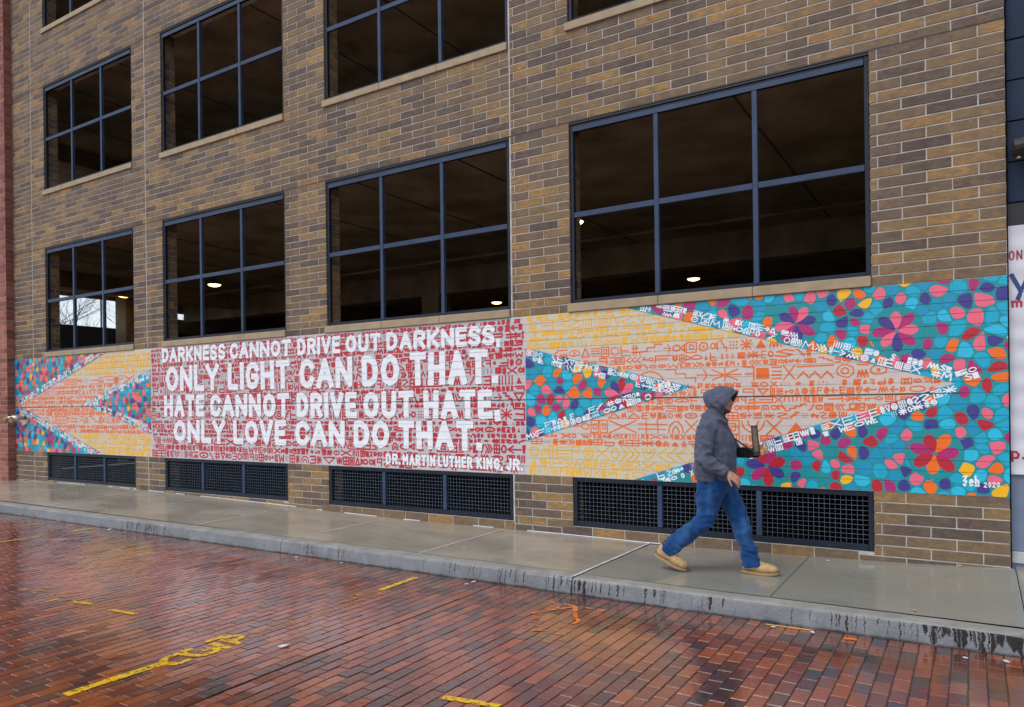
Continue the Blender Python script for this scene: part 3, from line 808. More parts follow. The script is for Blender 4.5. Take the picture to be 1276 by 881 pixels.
# pale scribbled bands along the edges of the teal areas
sc = MB()
def band(p0, p1, side, w=0.145, t=0.0115):
    dx, dz = p1[0] - p0[0], p1[1] - p0[1]; L = math.hypot(dx, dz); ux, uz = dx / L, dz / L; nx, nz = -uz * side, ux * side
    for row, h in ((0.012, w * .52), (w * .58, w * .42)):
        s = 0.02
        while s < L - 0.06:
            q = h * rg.choice((.6, .8, 1, 1.2, 1.6)); S, F = doodle(rg)
            if rg.random() < (0.88 if row < .05 else 0.7):
                def mp(p):
                    a = s + q * p[0] * .86; b = row + h * .84 * p[1]
                    return (p0[0] + ux * a + nx * b, min(ZH - .004, max(ZL + .004, p0[1] + uz * a + nz * b)))
                for pts, cl in S: stroke(sc, [mp(p) for p in pts], t * rg.uniform(.8, 1.2), 7, PI['white'], cl, lambda x, z: ZL + .01 < z < ZH - .01 and XA < x < XB and in_teal(x, z))
                if len(F) > 1 or (F and rg.random() < .3):
                    for p in F: lay(sc, [mp(v) for v in p], 7, PI['white'])
            s += q + 0.004
band((-3.335, ZH), (-0.13, 1.665), 1); band((-3.263, ZL), (-0.13, 1.665), -1); band((-0.16, 1.64), (0.10, 1.72), 1, .12)
band((SEC_R, 2.215), (-2.58, 1.69), -1); band((SEC_R, 1.065), (-2.58, 1.69), 1)
band((-17.29, 1.61), (-13.96, ZH), 1); band((-17.29, 1.61), (-14.09, ZL), -1)
band((-14.835, 1.634), (SEC_L, 2.225), -1); band((-14.835, 1.634), (SEC_L, 1.07), 1)
sc.build('white_scribble', PM, mural, kind='stuff')

# lettering
FONT = {
 'A': (1.0, [[(0, 0), (.5, 1), (1, 0)], [(.22, .33), (.78, .33)]]), 'B': (.85, [[(0, 0), (0, 1), (.7, 1), (.95, .8), (.7, .54), (0, .54)], [(.7, .54), (1, .3), (.7, 0), (0, 0)]]),
 'C': (.9, [[(1, .78), (.82, .95), (.5, 1), (.18, .9), (0, .5), (.18, .1), (.5, 0), (.82, .05), (1, .22)]]),
 'D': (.9, [[(0, 0), (0, 1), (.45, 1), (.85, .85), (1, .5), (.85, .15), (.45, 0), (0, 0)]]),
 'E': (.72, [[(1, 1), (0, 1), (0, 0), (1, 0)], [(0, .5), (.85, .5)]]),
 'G': (.95, [[(1, .8), (.82, .96), (.5, 1), (.18, .9), (0, .5), (.18, .1), (.5, 0), (.85, .06), (1, .3), (1, .45), (.6, .45)]]),
 'H': (.9, [[(0, 0), (0, 1)], [(1, 0), (1, 1)], [(0, .5), (1, .5)]]), 'I': (.0, [[(.5, 0), (.5, 1)]]),
 'J': (.6, [[(1, 1), (1, .25), (.75, 0), (.3, 0), (0, .22)]]), 'K': (.9, [[(0, 0), (0, 1)], [(1, 1), (.1, .45)], [(.3, .55), (1, 0)]]),
 'L': (.68, [[(0, 1), (0, 0), (1, 0)]]), 'M': (1.15, [[(0, 0), (0, 1), (.5, .35), (1, 1), (1, 0)]]), 'N': (.95, [[(0, 0), (0, 1), (1, 0), (1, 1)]]),
 'O': (1.0, [[(.5, 1), (.85, .87), (1, .5), (.85, .13), (.5, 0), (.15, .13), (0, .5), (.15, .87), (.5, 1)]]),
 'R': (.88, [[(0, 0), (0, 1), (.65, 1), (1, .87), (1, .62), (.65, .48), (0, .48)], [(.5, .48), (1, 0)]]),
 'S': (.78, [[(1, .85), (.75, 1), (.25, 1), (0, .82), (.05, .62), (.95, .38), (1, .18), (.75, 0), (.25, 0), (0, .15)]]),
 'T': (.85, [[(0, 1), (1, 1)], [(.5, 1), (.5, 0)]]), 'U': (.88, [[(0, 1), (0, .25), (.2, .03), (.5, 0), (.8, .03), (1, .25), (1, 1)]]),
 'V': (.95, [[(0, 1), (.5, 0), (1, 1)]]), 'Y': (.92, [[(0, 1), (.5, .48), (1, 1)], [(.5, .48), (.5, 0)]]),
 '.': (.0, [[(.5, 0), (.5, .04)]]), ',': (.0, [[(.6, .08), (.4, -.12)]]),
 'y': (.75, [[(0, .7), (.5, .0)], [(1, .7), (.35, -.3)]]), 'm': (1.1, [[(0, 0), (0, .65)], [(0, .5), (.15, .65), (.38, .65), (.5, .5), (.5, 0)], [(.5, .5), (.65, .65), (.88, .65), (1, .5), (1, 0)]]),
 'i': (.0, [[(.5, 0), (.5, .65)], [(.5, .92), (.5, .97)]]), 'p': (.7, [[(0, -.3), (0, .65)], [(0, .6), (.6, .65), (1, .4), (.8, .03), (0, 0)]]),
 'h': (.65, [[(0, 0), (0, 1)], [(0, .5), (.5, .62), (1, .5), (1, 0)]]), 'e': (.65, [[(0, .33), (1, .36), (.8, .62), (.3, .62), (0, .33), (.2, 0), (.9, .05)]]),
 'Z': (.8, [[(0, .95), (1, 1), (.1, .45), (.9, .45), (.4, -.05), (0, .1)]]), '2': (.6, [[(0, .8), (.5, 1), (1, .75), (0, 0), (1, 0)]]), '0': (.6, [[(.5, 1), (1, .5), (.5, 0), (0, .5), (.5, 1)]])}
def letter_mesh(ch, x, z, w, h, t, layer, mat, jit=0.0):
    mb = MB(); wf, sts = FONT[ch]; rl = random.Random(hash((round(x, 3), 3)) & 0xffff)
    for st in sts:
        pts = [(x + t / 2 + (w - t) * u + rl.uniform(-jit, jit), z + t / 2 + (h - t) * v + rl.uniform(-jit, jit)) for u, v in st]
        if st[0] == st[-1]: pts[-1] = pts[0]
        for a, b in zip(pts, pts[1:]):
            dx, dz = b[0] - a[0], b[1] - a[1]; l = math.hypot(dx, dz)
            if l < 1e-6: continue
            nx, nz = -dz / l * t / 2, dx / l * t / 2
            lay(mb, [(a[0] - nx, a[1] - nz), (b[0] - nx, b[1] - nz), (b[0] + nx, b[1] + nz), (a[0] + nx, a[1] + nz)], layer, mat)
        for k, p in enumerate(pts):
            endp = (k == 0 or k == len(pts) - 1) and st[0] != st[-1]
            if endp:   # blunt brushed ends
                o = pts[1] if k == 0 else pts[-2]; dx, dz = p[0] - o[0], p[1] - o[1]; l = math.hypot(dx, dz) or 1; dx /= l; dz /= l
                e = t * .5; nx, nz = -dz * t / 2, dx * t / 2
                lay(mb, [(p[0] - nx, p[1] - nz), (p[0] + dx * e * .85 - nx, p[1] + dz * e * .85 - nz), (p[0] + dx * e - nx * .8, p[1] + dz * e - nz * .8), (p[0] + dx * e + nx * .8, p[1] + dz * e + nz * .8), (p[0] + dx * e * .85 + nx, p[1] + dz * e * .85 + nz), (p[0] + nx, p[1] + nz)], layer, mat)
            else: lay(mb, circ(p[0], p[1], t / 2, t / 2, 10), layer, mat)
    return mb
def word(text, xa, xb, zbase, slope, h, t, xref, layer=7, mat=None, parent=None, name='letter', mats=None):
    mat = PI['white'] if mat is None else mat
    gapw = t * 0.42; base_w = [FONT[c][0] * (h - t) * 0.95 + t for c in text]
    # horizontal room left after the stroke widths
    n = len(text); free = (xb - xa) - gapw * (n - 1) - n * t; want = sum(w - t for w in base_w)
    k = free / want if want > 0 else 1
    x = xa
    for c, w in zip(text, base_w):
        ww = t + (w - t) * k
        z = zbase + slope * (x + ww / 2 - xref)
        letter_mesh(c, x, z, ww, h, t, layer, mat, h * 0.012).build(name, mats or PM, parent or mural)
        x += ww + gapw
LINES = [
 (2.333, 2.273, -12.2, -5.085, 0.258, 0.062, [('DARKNESS', -12.196, -10.443), ('CANNOT', -10.33, -8.869), ('DRIVE', -8.727, -7.823), ('OUT', -7.718, -7.038), ('DARKNESS', -6.933, -5.123), (',', -5.10, -5.035)]),
 (1.817, 1.786, -12.08, -5.09, 0.445, 0.098, [('ONLY', -12.083, -10.614), ('LIGHT', -10.386, -8.909), ('CAN', -8.696, -7.587), ('DO', -7.407, -6.703), ('THAT', -6.517, -5.236), ('.', -5.175, -5.07)]),
 (1.378, 1.339, -12.12, -5.04, 0.375, 0.090, [('HATE', -12.144, -11.009), ('CANNOT', -10.859, -8.919), ('DRIVE', -8.758, -7.509), ('OUT', -7.384, -6.455), ('HATE', -6.287, -5.17), (',', -5.14, -5.03)]),
 (0.928, 0.928, -11.84, -5.3, 0.385, 0.092, [('ONLY', -11.872, -10.468), ('LOVE', -10.264, -8.999), ('CAN', -8.801, -7.754), ('DO', -7.579, -6.893), ('THAT', -6.732, -5.473), ('.', -5.425, -5.32)]),
 (0.708, 0.694, -6.97, -4.73, 0.150, 0.034, [('DR.', -6.973, -6.702), ('MARTIN', -6.666, -6.094), ('LUTHER', -6.053, -5.491), ('KING,', -5.428, -5.022), ('JR.', -4.974, -4.724)])]
for zl, zr, xa, xb, h, t, ws in LINES:
    for wd, a, b in ws: word(wd, a, b, zl, (zr - zl) / (xb - xa), h, t, xa)
word('Zeh', -0.085, 0.045, 0.735, 0.0, 0.10, 0.016, 0); word('2020', 0.075, 0.20, 0.728, 0.05, 0.05, 0.009, 0.07)

# ------------------------------------------------------------------ left neighbour: red brick pilaster
pil = tag(empty('red_brick_building', (-17.54, -0.15, 0)), 'red brick building corner at the far left edge, standing proud of the garage wall', 'building')
pil.location = (0, 0, 0)
mb = MB(); mb.box(-21.0, -17.548, -0.142, 0.0, -0.3, 13.4); mb.build('mortar_bed', M['mortar'], pil)
mb = MB(); z = -0.2; r = 0; near = []
while z < 13.3:
    h = 0.1016
    x = -17.54 - (0.10 if r % 2 else 0.0)
    if r % 2: near.append((-17.64 + .01, -17.54, z))
    while x > -20.9:
        near.append((x - 0.295, x - (0.0 if (x > -17.55) else 0.0), z)); x -= 0.305
    # return face towards the garage wall
    z += h; r += 1
near = [(a, b - 0.0, z) for a, b, z in near]
near.sort(key=lambda q: (Vector(((q[0] + q[1]) / 2, 0, q[2])) - Vector((-17.5, 0, 2))).length)
me_v = []
for k in range(5):
    q = MB(); brick_faces(q, -0.1475, 0.1475, -0.0461, 0.0461, 0.2 * k, y0=0, y1=0.0075); me_v.append(q.mesh('brick', M['redbrick'], tones=True))
rr = random.Random(3)
for a, b, z in near[:240]:
    link_mesh('brick', rr.choice(me_v), pil, ((a + b) / 2, -0.1496, z + 0.0508), ((b - a) / 0.295, 1, 1))
mb = MB()
for a, b, z in near[240:]: brick_faces(mb, a, b, z + 0.0047, z + 0.0969, rr.random(), y0=-0.1496, y1=-0.142)
z = -0.2
while z < 13.3:
    mb.box(-17.548, -17.5402, -0.1420, -0.006, z + 0.0047, z + 0.0969, 0, rr.random()); z += 0.1016
mb.build('brick_courses', M['redbrick'], pil, tones=True, kind='stuff')
# plaque
pl = tag(empty('wall_plaque', (-18.15, -0.155, 1.78)), 'small pale grey plaque with dark heading fixed to the red brick at far left', 'plaque')
mb = MB(); mb.bbox(-0.17, 0.17, -0.022, 0.003, -0.155, 0.155, 0.004); mb.build('panel', plain('plaque_enamel', (0.42, 0.45, 0.55), 0.4, 0.05, 4), pl)
mb = MB(); mb.box(-0.14, 0.13, -0.0235, -0.0225, 0.085, 0.115)
for k in range(4): mb.box(-0.14, 0.12 - 0.03 * (k % 2), -0.0235, -0.0225, 0.04 - 0.04 * k, 0.046 - 0.04 * k)
mb.build('printed_bars', M['darkcaulk'], pl)
# fire department connection
M['chrome'] = plain('dull_chrome', (0.55, 0.53, 0.50), 0.28, 0.2, 14, metallic=0.9)
M['brass'] = plain('dull_brass', (0.50, 0.38, 0.18), 0.35, 0.2, 14, metallic=0.85)
fd = tag(empty('standpipe_connection', (-17.12, 0, 1.36)), 'twin metal standpipe inlets sticking out of the mural near its left end', 'standpipe')
mb = MB(); mb.tube([(0, -0.004, 0), (0, -0.03, 0)], [0.17, 0.16], 20); mb.build('wall_flange', M['chrome'], fd)
for s in (-1, 1):
    mb = MB(); mb.tube([(s * 0.02, -0.03, 0.02), (s * 0.10, -0.14, 0.01), (s * 0.13, -0.30, -0.03)], [0.06, 0.055, 0.05], 12); b_ = mb.build('inlet', M['chrome'], fd, smooth=True)
    mb = MB(); mb.tube([(s * 0.13, -0.302, -0.03), (s * 0.137, -0.35, -0.042)], [0.068, 0.064], 12); mb.build('cap', M['brass'], b_)

# ------------------------------------------------------------------ right neighbour
nb = tag(empty('clad_building', (0.28, 0.12, 0)), 'dark navy panelled shopfront building at the right edge beside the brick wall', 'building')
nb.location = (0, 0, 0)
NX0, NX1, NY = 0.2825, 4.5, 0.10
mb = MB(); mb.box(NX0, NX1, NY + 0.03, NY + 0.4, 3.25, 13.0); mb.build('backing_wall', M['black'], nb)
mb = MB()
zt = 12.9; zlist = []
z = 3.262
while z < 12.6: zlist.append((z, z + 0.352)); z += 0.362
for a, b in zlist:
    for k in range(3):
        q = MB(); q.bbox(NX0 + 0.002 + 1.4 * k, min(NX1, NX0 + 1.39 + 1.4 * k), NY, NY + 0.028, a, b, 0.004); q.build('cladding_panel', M['navy'], nb)
mb = MB(); mb.box(NX0, NX1, NY + 0.002, NY + 0.6, 3.06, 3.25); mb.build('soffit_shade_block', M['black'], nb)  # solid black block, its colour standing in for the shaded gap under the cladding
M['greybase'] = plain('grey_blue_painted_base', (0.17, 0.21, 0.30), 0.55, 0.12, 3, bmp=0.2)
mb = MB(); mb.bbox(NX0, NX1, NY + 0.01, NY + 0.3, 0.165, 3.059, 0.004); mb.build('base_wall', M['greybase'], nb)
mb = MB(); mb.bbox(NX0, NX1, NY - 0.02, NY + 0.3, 0.06, 0.164, 0.006); mb.build('plinth', plain('pale_plinth', (0.42, 0.42, 0.44), 0.6, 0.1, 5), nb)
mb = MB(); mb.box(NX0, NX1, NY + 0.0, NY + 0.3, -0.3, 0.058); mb.build('footing', M['greybase'], nb)
lt = tag(empty('gooseneck_sign_lamp', (0.46, NY, 3.7)), 'black drum lamp on the navy cladding above the banner at right edge', 'lamp')
mb = MB(); mb.tube([(0, -0.002, 0), (0, -0.10, 0.0)], [0.03, 0.03], 8); mb.build('arm', M['black'], lt)
mb = MB(); mb.tube([(-0.15, -0.17, -0.01), (-0.13, -0.17, -0.01), (0.35, -0.17, 0.05)], [0.055, 0.085, 0.085], 16); mb.build('lamp_body', M['black'], lt)
mb = MB(); mb.tube([(-0.10, -0.17, -0.075), (-0.10, -0.17, -0.105)], [0.02, 0.016], 10); mb.build('bulb', M['brass'], lt)
# banner: creased sheet
bn = tag(empty('banner', (NX0, NY, 2)), 'white creased banner with red and blue letters hung beside the mural at right', 'banner')
bn.location = (0, 0, 0)
mb = MB(); nx, nz = 90, 130; bx0, bx1, bz0, bz1 = NX0 + 0.001, 2.2, 0.85, 3.05; V = []
def bwave(x, z): return NY - 0.022 + 0.010 * noise.noise(Vector((x * 5, z * 1.2, 1.5))) + 0.004 * noise.noise(Vector((x * 16, z * 9, 4))) - 0.004 * math.sin(z * 31 + 2 * x)
for j in range(nz + 1):
    for i in range(nx + 1):
        x = bx0 + (bx1 - bx0) * i / nx; z = bz0 + (bz1 - bz0) * j / nz; V.append((x, bwave(x, z), z))
F = [(j * (nx + 1) + i, j * (nx + 1) + i + 1, (j + 1) * (nx + 1) + i + 1, (j + 1) * (nx + 1) + i) for j in range(nz) for i in range(nx)]
mb.faces(V, F); sheet = mb.build('sheet', plain('banner_vinyl', (0.62, 0.62, 0.68), 0.5, 0.05, 3), bn, smooth=True)
bred = plain('banner_red_ink', (0.42, 0.02, 0.05), 0.5, 0.05, 5); bblue = plain('banner_blue_ink', (0.015, 0.04, 0.19), 0.5, 0.05, 5)
def flat_word(text, x, z, h, w, t, gap, mat, parent):
    global bands
    keepb = bands; bands = [(-10, 20, 0)]
    for c in text:
        wf = FONT[c][0]; ww = t + (w - t) * wf if wf else t
        q = letter_mesh(c, x, z, ww, h, t, 0, 0)
        q.v = [(p[0], bwave(p[0], p[2]) - 0.0035 + (p[1]) * 0.2, p[2]) for p in q.v]
        q.build('letter', mat, parent); x += ww + gap
    bands = keepb
flat_word('ONT', 0.284, 2.745, 0.085, 0.045, 0.011, 0.012, bred, bn)
flat_word('y', 0.290, 2.450, 0.235, 0.20, 0.034, 0.02, bblue, bn)
flat_word('mi', 0.300, 2.325, 0.085, 0.075, 0.018, 0.014, bred, bn)
flat_word('p.', 0.284, 0.985, 0.105, 0.085, 0.018, 0.015, bred, bn)

# ------------------------------------------------------------------ ground, street, walk, kerb
ZS = -0.195
mb = MB(); mb.poly([(-600, -600, -0.34), (600, -600, -0.34), (600, 600, -0.34), (-600, 600, -0.34)]); mb.build('ground', plain('bare_ground', (0.12, 0.11, 0.10), 0.9, 0.3, 0.2), kind='structure')
PX0, PX1, PY0, PY1 = -21.0, 3.0, -7.6, -1.902
mb = MB()
mb.poly([(-120, -60, ZS - 0.012), (120, -60, ZS - 0.012), (120, -1.95, ZS - 0.012), (-120, -1.95, ZS - 0.012)])
road = mb.build('street', M['farpave'], kind='structure')
mb = MB(); mb.poly([(PX0, PY0, ZS - 0.0075), (PX1, PY0, ZS - 0.0075), (PX1, -1.95, ZS - 0.0075), (PX0, -1.95, ZS - 0.0075)]); mb.build('joint_sand', M['joint'], road)
SEAM = -3.88
pav = []
rp = random.Random(21)
def street_z(x, y):
    return 0.006 * noise.noise(Vector((x * 0.9, y * 0.9, 3.0))) + 0.0025 * noise.noise(Vector((x * 3, y * 3, 7)))
x = PX1; c_ = 0
while x > PX0:
    wdt = 0.098 * rp.uniform(0.985, 1.015)
    if abs(x - SEAM) < 0.05: x -= 0.016
    off = (0.1 if c_ % 2 else 0.0) + rp.uniform(-0.02, 0.02)
    y = PY1 - 0.004 + 0.0
    L = 0.205 - off - 0.001
    while y > PY0:
        l = L if L else 0.198 * rp.uniform(0.985, 1.015)
        L = 0
        if l > 0.03: pav.append((x - wdt / 2, y - l / 2, wdt - 0.0055, l - 0.0055))
        y -= l
    x -= wdt; c_ += 1
pav = [p for p in pav if p[1] > PY0]
def paver_geo(mb, cx_, cy_, w, l, z, rx, ry, rz, tone):
    b = 0.004; v = []
    for zz, k in ((0.0, b), (-0.004, 0), (-0.02, 0)):
        for sx, sy in ((-1, -1), (1, -1), (1, 1), (-1, 1)):
            px_, py_ = sx * (w / 2 - k), sy * (l / 2 - k)
            v.append((cx_ + px_ - rz * py_, cy_ + py_ + rz * px_, z + zz + rx * py_ + ry * px_))
    mb.faces(v, [(0,1,2,3),(4,5,1,0),(5,6,2,1),(6,7,3,2),(7,4,0,3),(8,9,5,4),(9,10,6,5),(10,11,7,6),(11,8,4,7)], 0, tone)
def pkey(p):
    q = camz(p[0], p[1], ZS)
    if q is None or not (-10 < q[0] < 1286 and q[1] < 886): return 1e6
    return q[2]
pav.sort(key=pkey)
pvm = []
for k in range(8):
    q = MB(); paver_geo(q, 0, 0, 0.0925, 0.1925, 0, 0, 0, 0, k / 8 + .02); pvm.append(q.mesh('paving_brick', M['paver'], tones=True))
for p in pav[:300]:
    o = link_mesh('paving_brick', rp.choice(pvm), road, (p[0], p[1], ZS + street_z(p[0], p[1]) + rp.uniform(-.001, .001)), (p[2] / 0.0925, p[3] / 0.1925, 1))
    o.rotation_euler = (rp.gauss(0, .007), rp.gauss(0, .010), rp.gauss(0, .008))
mb = MB()
for p in pav[300:]:
    paver_geo(mb, p[0], p[1], p[2], p[3], ZS + street_z(p[0], p[1]) + rp.uniform(-.001, .001), rp.gauss(0, .006), rp.gauss(0, .010), rp.gauss(0, .008), rp.random())
mb.build('paving_bricks', M['paver'], road, tones=True, kind='stuff')

# road markings: thin worn paint just above the pavers
def mark(name, mat, strokes, w, label=None):
    mb = MB(); k = 0
    for st in strokes:
        for a, b in zip(st, st[1:]):
            dx, dy = b[0] - a[0], b[1] - a[1]; l = math.hypot(dx, dy) or 1; n = max(1, int(l / 0.12))
            ww = w * (a[2] if len(a) > 2 else 1)
            nx_, ny_ = -dy / l * ww / 2, dx / l * ww / 2
            for q in range(n):
                t0, t1 = q / n, (q + 1) / n
                p0 = (a[0] + dx * t0, a[1] + dy * t0); p1 = (a[0] + dx * t1, a[1] + dy * t1); k += 1
                zz = lambda p: ZS + 0.0036 + street_z(*p) + (k % 5) * 0.0002
                j0 = random.uniform(.85, 1.15)
                pts = [(p0[0] - nx_ * j0, p0[1] - ny_ * j0), (p1[0] - nx_ * j0, p1[1] - ny_ * j0), (p1[0] + nx_ * j0, p1[1] + ny_ * j0), (p0[0] + nx_ * j0, p0[1] + ny_ * j0)]
                if area(pts) < 0: pts = pts[::-1]
                mb.poly([(p[0], p[1], zz(p)) for p in pts])
    o = mb.build(name, mat, road)
    if label: o['label'] = label
    return o
mark('road_marking', M['yellow_road'], [[(-4.66, -5.48), (-4.66, -4.86)]], 0.072, 'bright yellow worn line on the bricks at lower left')
def oval(x, y, rx, ry, n=12): return [(x + rx * math.cos(2 * math.pi * k / n), y + ry * math.sin(2 * math.pi * k / n)) for k in range(n + 1)]
# stencilled utility letters C G I P running up the street
mark('road_marking', M['yellow_road'], [
    [(-4.565, -4.70), (-4.555, -4.80), (-4.64, -4.86), (-4.735, -4.79), (-4.745, -4.66)],
    [(-4.75, -4.56), (-4.765, -4.64), (-4.68, -4.67), (-4.56, -4.62), (-4.545, -4.50), (-4.63, -4.46), (-4.66, -4.55)],
    [(-4.74, -4.42), (-4.52, -4.42)], [(-4.80, -4.42), (-4.80, -4.27)],
    [(-4.53, -4.32), (-4.75, -4.32), (-4.755, -4.22), (-4.66, -4.20), (-4.64, -4.31)]], 0.052, 'bright yellow utility letters C G I P painted on the bricks')
mark('road_marking', M['yellow_faint'], [[(-4.69, -4.17), (-4.63, -4.02), (-4.63, -3.3)]], 0.045, 'faded yellow line fragment between the painted letters')
mark('road_marking', M['yellow_road'], [[(-4.70, -2.66), (-4.73, -2.08)]], 0.075, 'yellow line ending near the kerb below the vents')
mark('road_marking', M['yellow_faint'], [[(-4.56, -3.10), (-4.76, -3.14), (-4.60, -3.02)], [(-4.55, -2.98), (-4.76, -2.98)], [(-4.56, -2.86), (-4.76, -2.90), (-4.76, -2.8), (-4.6, -2.8)], [(-4.82, -2.95), (-4.82, -2.84)], [(-4.64, -3.27), (-4.62, -3.2)], [(-4.55, -2.76), (-4.75, -2.72)]], 0.045, 'broken yellow letters on the bricks below the third vent')
mark('road_marking', M['yellow_road'], [[(-2.66, -4.36), (-2.30, -4.30)]], 0.05, 'short yellow mark at the bottom edge of the photo')
for s in ([(-10.74, -3.36), (-10.74, -2.74)], [(-10.80, -2.37), (-10.79, -1.98)]): mark('road_marking', M['yellow_road'], [s], 0.06)
for s in ([(-13.2, -2.5), (-13.1, -1.94)], [(-12.05, -2.7), (-11.78, -1.86)], [(-10.2, -3.4), (-10.1, -2.98)], [(-10.80, -2.8), (-10.80, -2.40)]): mark('road_marking', M['yellow_faint'], [s], 0.06)
mark('road_marking', M['yellow_road'], [[(-7.76, -4.34), (-7.69, -4.29)], [(-7.06, -4.44), (-7.05, -4.33)], [(-6.84, -4.32), (-6.60, -4.27)], [(-6.30, -4.29), (-5.95, -4.26)]], 0.045, 'dashed yellow line crossing the street at left')
mark('road_marking', M['yellow_faint'], [[(-7.60, -4.32), (-7.45, -4.22)], [(-7.66, -4.20), (-7.55, -4.16)], [(-7.36, -4.33), (-7.26, -4.30), (-7.30, -4.2)], [(-7.22, -4.15), (-7.14, -4.12), (-7.16, -4.2)], [(-7.10, -4.30), (-7.05, -4.2)], [(-7.5, -4.38), (-7.4, -4.2)], [(-6.56, -4.29), (-6.42, -4.25)]], 0.05, 'broken yellow stencil letters on the bricks at left')
mark('road_marking', M['orange_road'], [[(-3.17, -2.22), (-3.06, -2.235)], [(-2.99, -2.23), (-2.87, -2.24)], [(-3.09, -2.61), (-3.03, -2.50), (-2.87, -2.26)], [(-2.87, -2.25), (-2.80, -2.38), (-2.74, -2.50), (-2.65, -2.62), (-2.66, -2.70)], [(-2.85, -3.0), (-2.80, -2.95)], [(-2.66, -2.98), (-2.59, -2.96)], [(-2.78, -2.235), (-2.72, -2.24)], [(-2.64, -2.25), (-2.60, -2.25)]], 0.034, 'orange sprayed utility arrow on the bricks near the kerb joint')
mark('road_marking', M['orange_faint'], [[(-2.66, -2.70), (-2.76, -2.84)], [(-2.85, -3.0), (-2.78, -2.86)], [(-3.01, -2.60), (-2.98, -2.75), (-2.86, -2.92)], [(-2.80, -2.96), (-2.66, -2.98)], [(-2.9, -2.95), (-2.99, -2.99)]], 0.05)
mark('road_marking', M['orange_road'], [[(-7.80, -2.05), (-7.74, -2.03)], [(-7.60, -2.06), (-7.54, -2.04)], [(-7.78, -2.78), (-7.73, -2.76)], [(-0.80, -2.04), (-0.72, -2.03)]], 0.05, 'small orange paint dots on the bricks by the kerb')

# sidewalk slabs
JX = [-21, -18.5, -16.6, -14.7, -12.8, -10.9, -8.85, -6.9, -5.0, -3.09, -1.40, 0.305, 2.0, 4.5]
KY = -1.70
def zwalk(x, y):
    t = min(1, max(0, (0.3 - y) / (0.3 + 1.88)))
    return zwall(x) * (1 - t) + (-0.050) * t + 0.0
sw = MB(); sw.poly([(-21, -1.6, -0.12), (4.5, -1.6, -0.12), (4.5, 0.05, -0.12), (-21, 0.05, -0.12)]); walk = sw.build('sidewalk', M['mortar'], kind='structure')
for a, b in zip(JX, JX[1:]):
    gap = 0.0035; mb = MB(); n = 8; V = []; ys = [KY + 0.0015, -1.3, -0.8, -0.3, 0.004 if b < 0.31 else 0.08]
    a2, b2 = a + gap, b - gap
    xs_ = [a2, a2 + 0.01] + [a2 + (b2 - a2) * i / n for i in range(1, n)] + [b2 - 0.01, b2]
    for i, xx in enumerate(xs_):
        for j, yy in enumerate(ys):
            dz = -0.005 if i in (0, len(xs_) - 1) else 0
            V.append((xx, yy, zwalk(xx, yy) + dz + (0.006 if b < -3.0 else 0.0)))
    ny_ = len(ys)
    F = [(i * ny_ + j, (i + 1) * ny_ + j, (i + 1) * ny_ + j + 1, i * ny_ + j + 1) for i in range(len(xs_) - 1) for j in range(ny_ - 1)]
    mb.faces(V, F)
    mb.faces([(xs_[0], ys[0], -0.15), (xs_[0], ys[-1], -0.15), V[ny_ - 1], V[0]], [(0, 1, 2, 3)]); m0 = len(V) - ny_
    mb.faces([(xs_[-1], ys[0], -0.15), (xs_[-1], ys[-1], -0.15), V[-1], V[m0]], [(3, 2, 1, 0)])
    mb.build('concrete_slab', M['walk'], walk)
M['white_seal'] = plain('white_joint_sealant', (0.60, 0.61, 0.66), 0.5, 0.1, 12)
mb = MB()
for k in range(24):
    y0 = KY - 0.17 + 1.86 * k / 24; y1 = KY - 0.17 + 1.86 * (k + 1) / 24; w0 = 0.013 * random.uniform(.8, 1.2)
    mb.poly([(-3.09 - w0, y0, zwalk(-3.09, y0) + 0.0095), (-3.09 + w0, y0, zwalk(-3.09, y0) + 0.0095), (-3.09 + w0, y1, zwalk(-3.09, y1) + 0.0095), (-3.09 - w0, y1, zwalk(-3.09, y1) + 0.0095)])
xx = -16.2
while xx < -3.1:
    l = random.uniform(.1, .5); k = random.uniform(0.25, 1)
    if random.random() < (0.9 if xx > -5 else 0.5):
        z0 = zwalk(xx, -0.02) + 0.0092; z1 = zwalk(xx + l, -0.02) + 0.0092
        mb.poly([(xx, -0.008 - 0.016 * k, z0), (xx + l, -0.008 - 0.016 * k, z1), (xx + l, -0.001, z1 + 0.008), (xx, -0.001, z0 + 0.008)])
    xx += l
mb.build('joint_sealant', M['white_seal'], walk)
M['lime'] = plain('pale_joint_bloom', (0.52, 0.48, 0.40), 0.6, 0.2, 4)
for jx in JX[1:9]:
    mb = MB()
    for k in range(16):
        y0 = KY + 1.66 * k / 16; y1 = KY + 1.66 * (k + 1) / 16; w0 = 0.014
        mb.poly([(jx - w0, y0, zwalk(jx, y0) + 0.0085), (jx + w0, y0, zwalk(jx, y0) + 0.0085), (jx + w0, y1, zwalk(jx, y1) + 0.0085), (jx - w0, y1, zwalk(jx, y1) + 0.0085)])
    mb.build('slab_joint', M['lime'], walk)
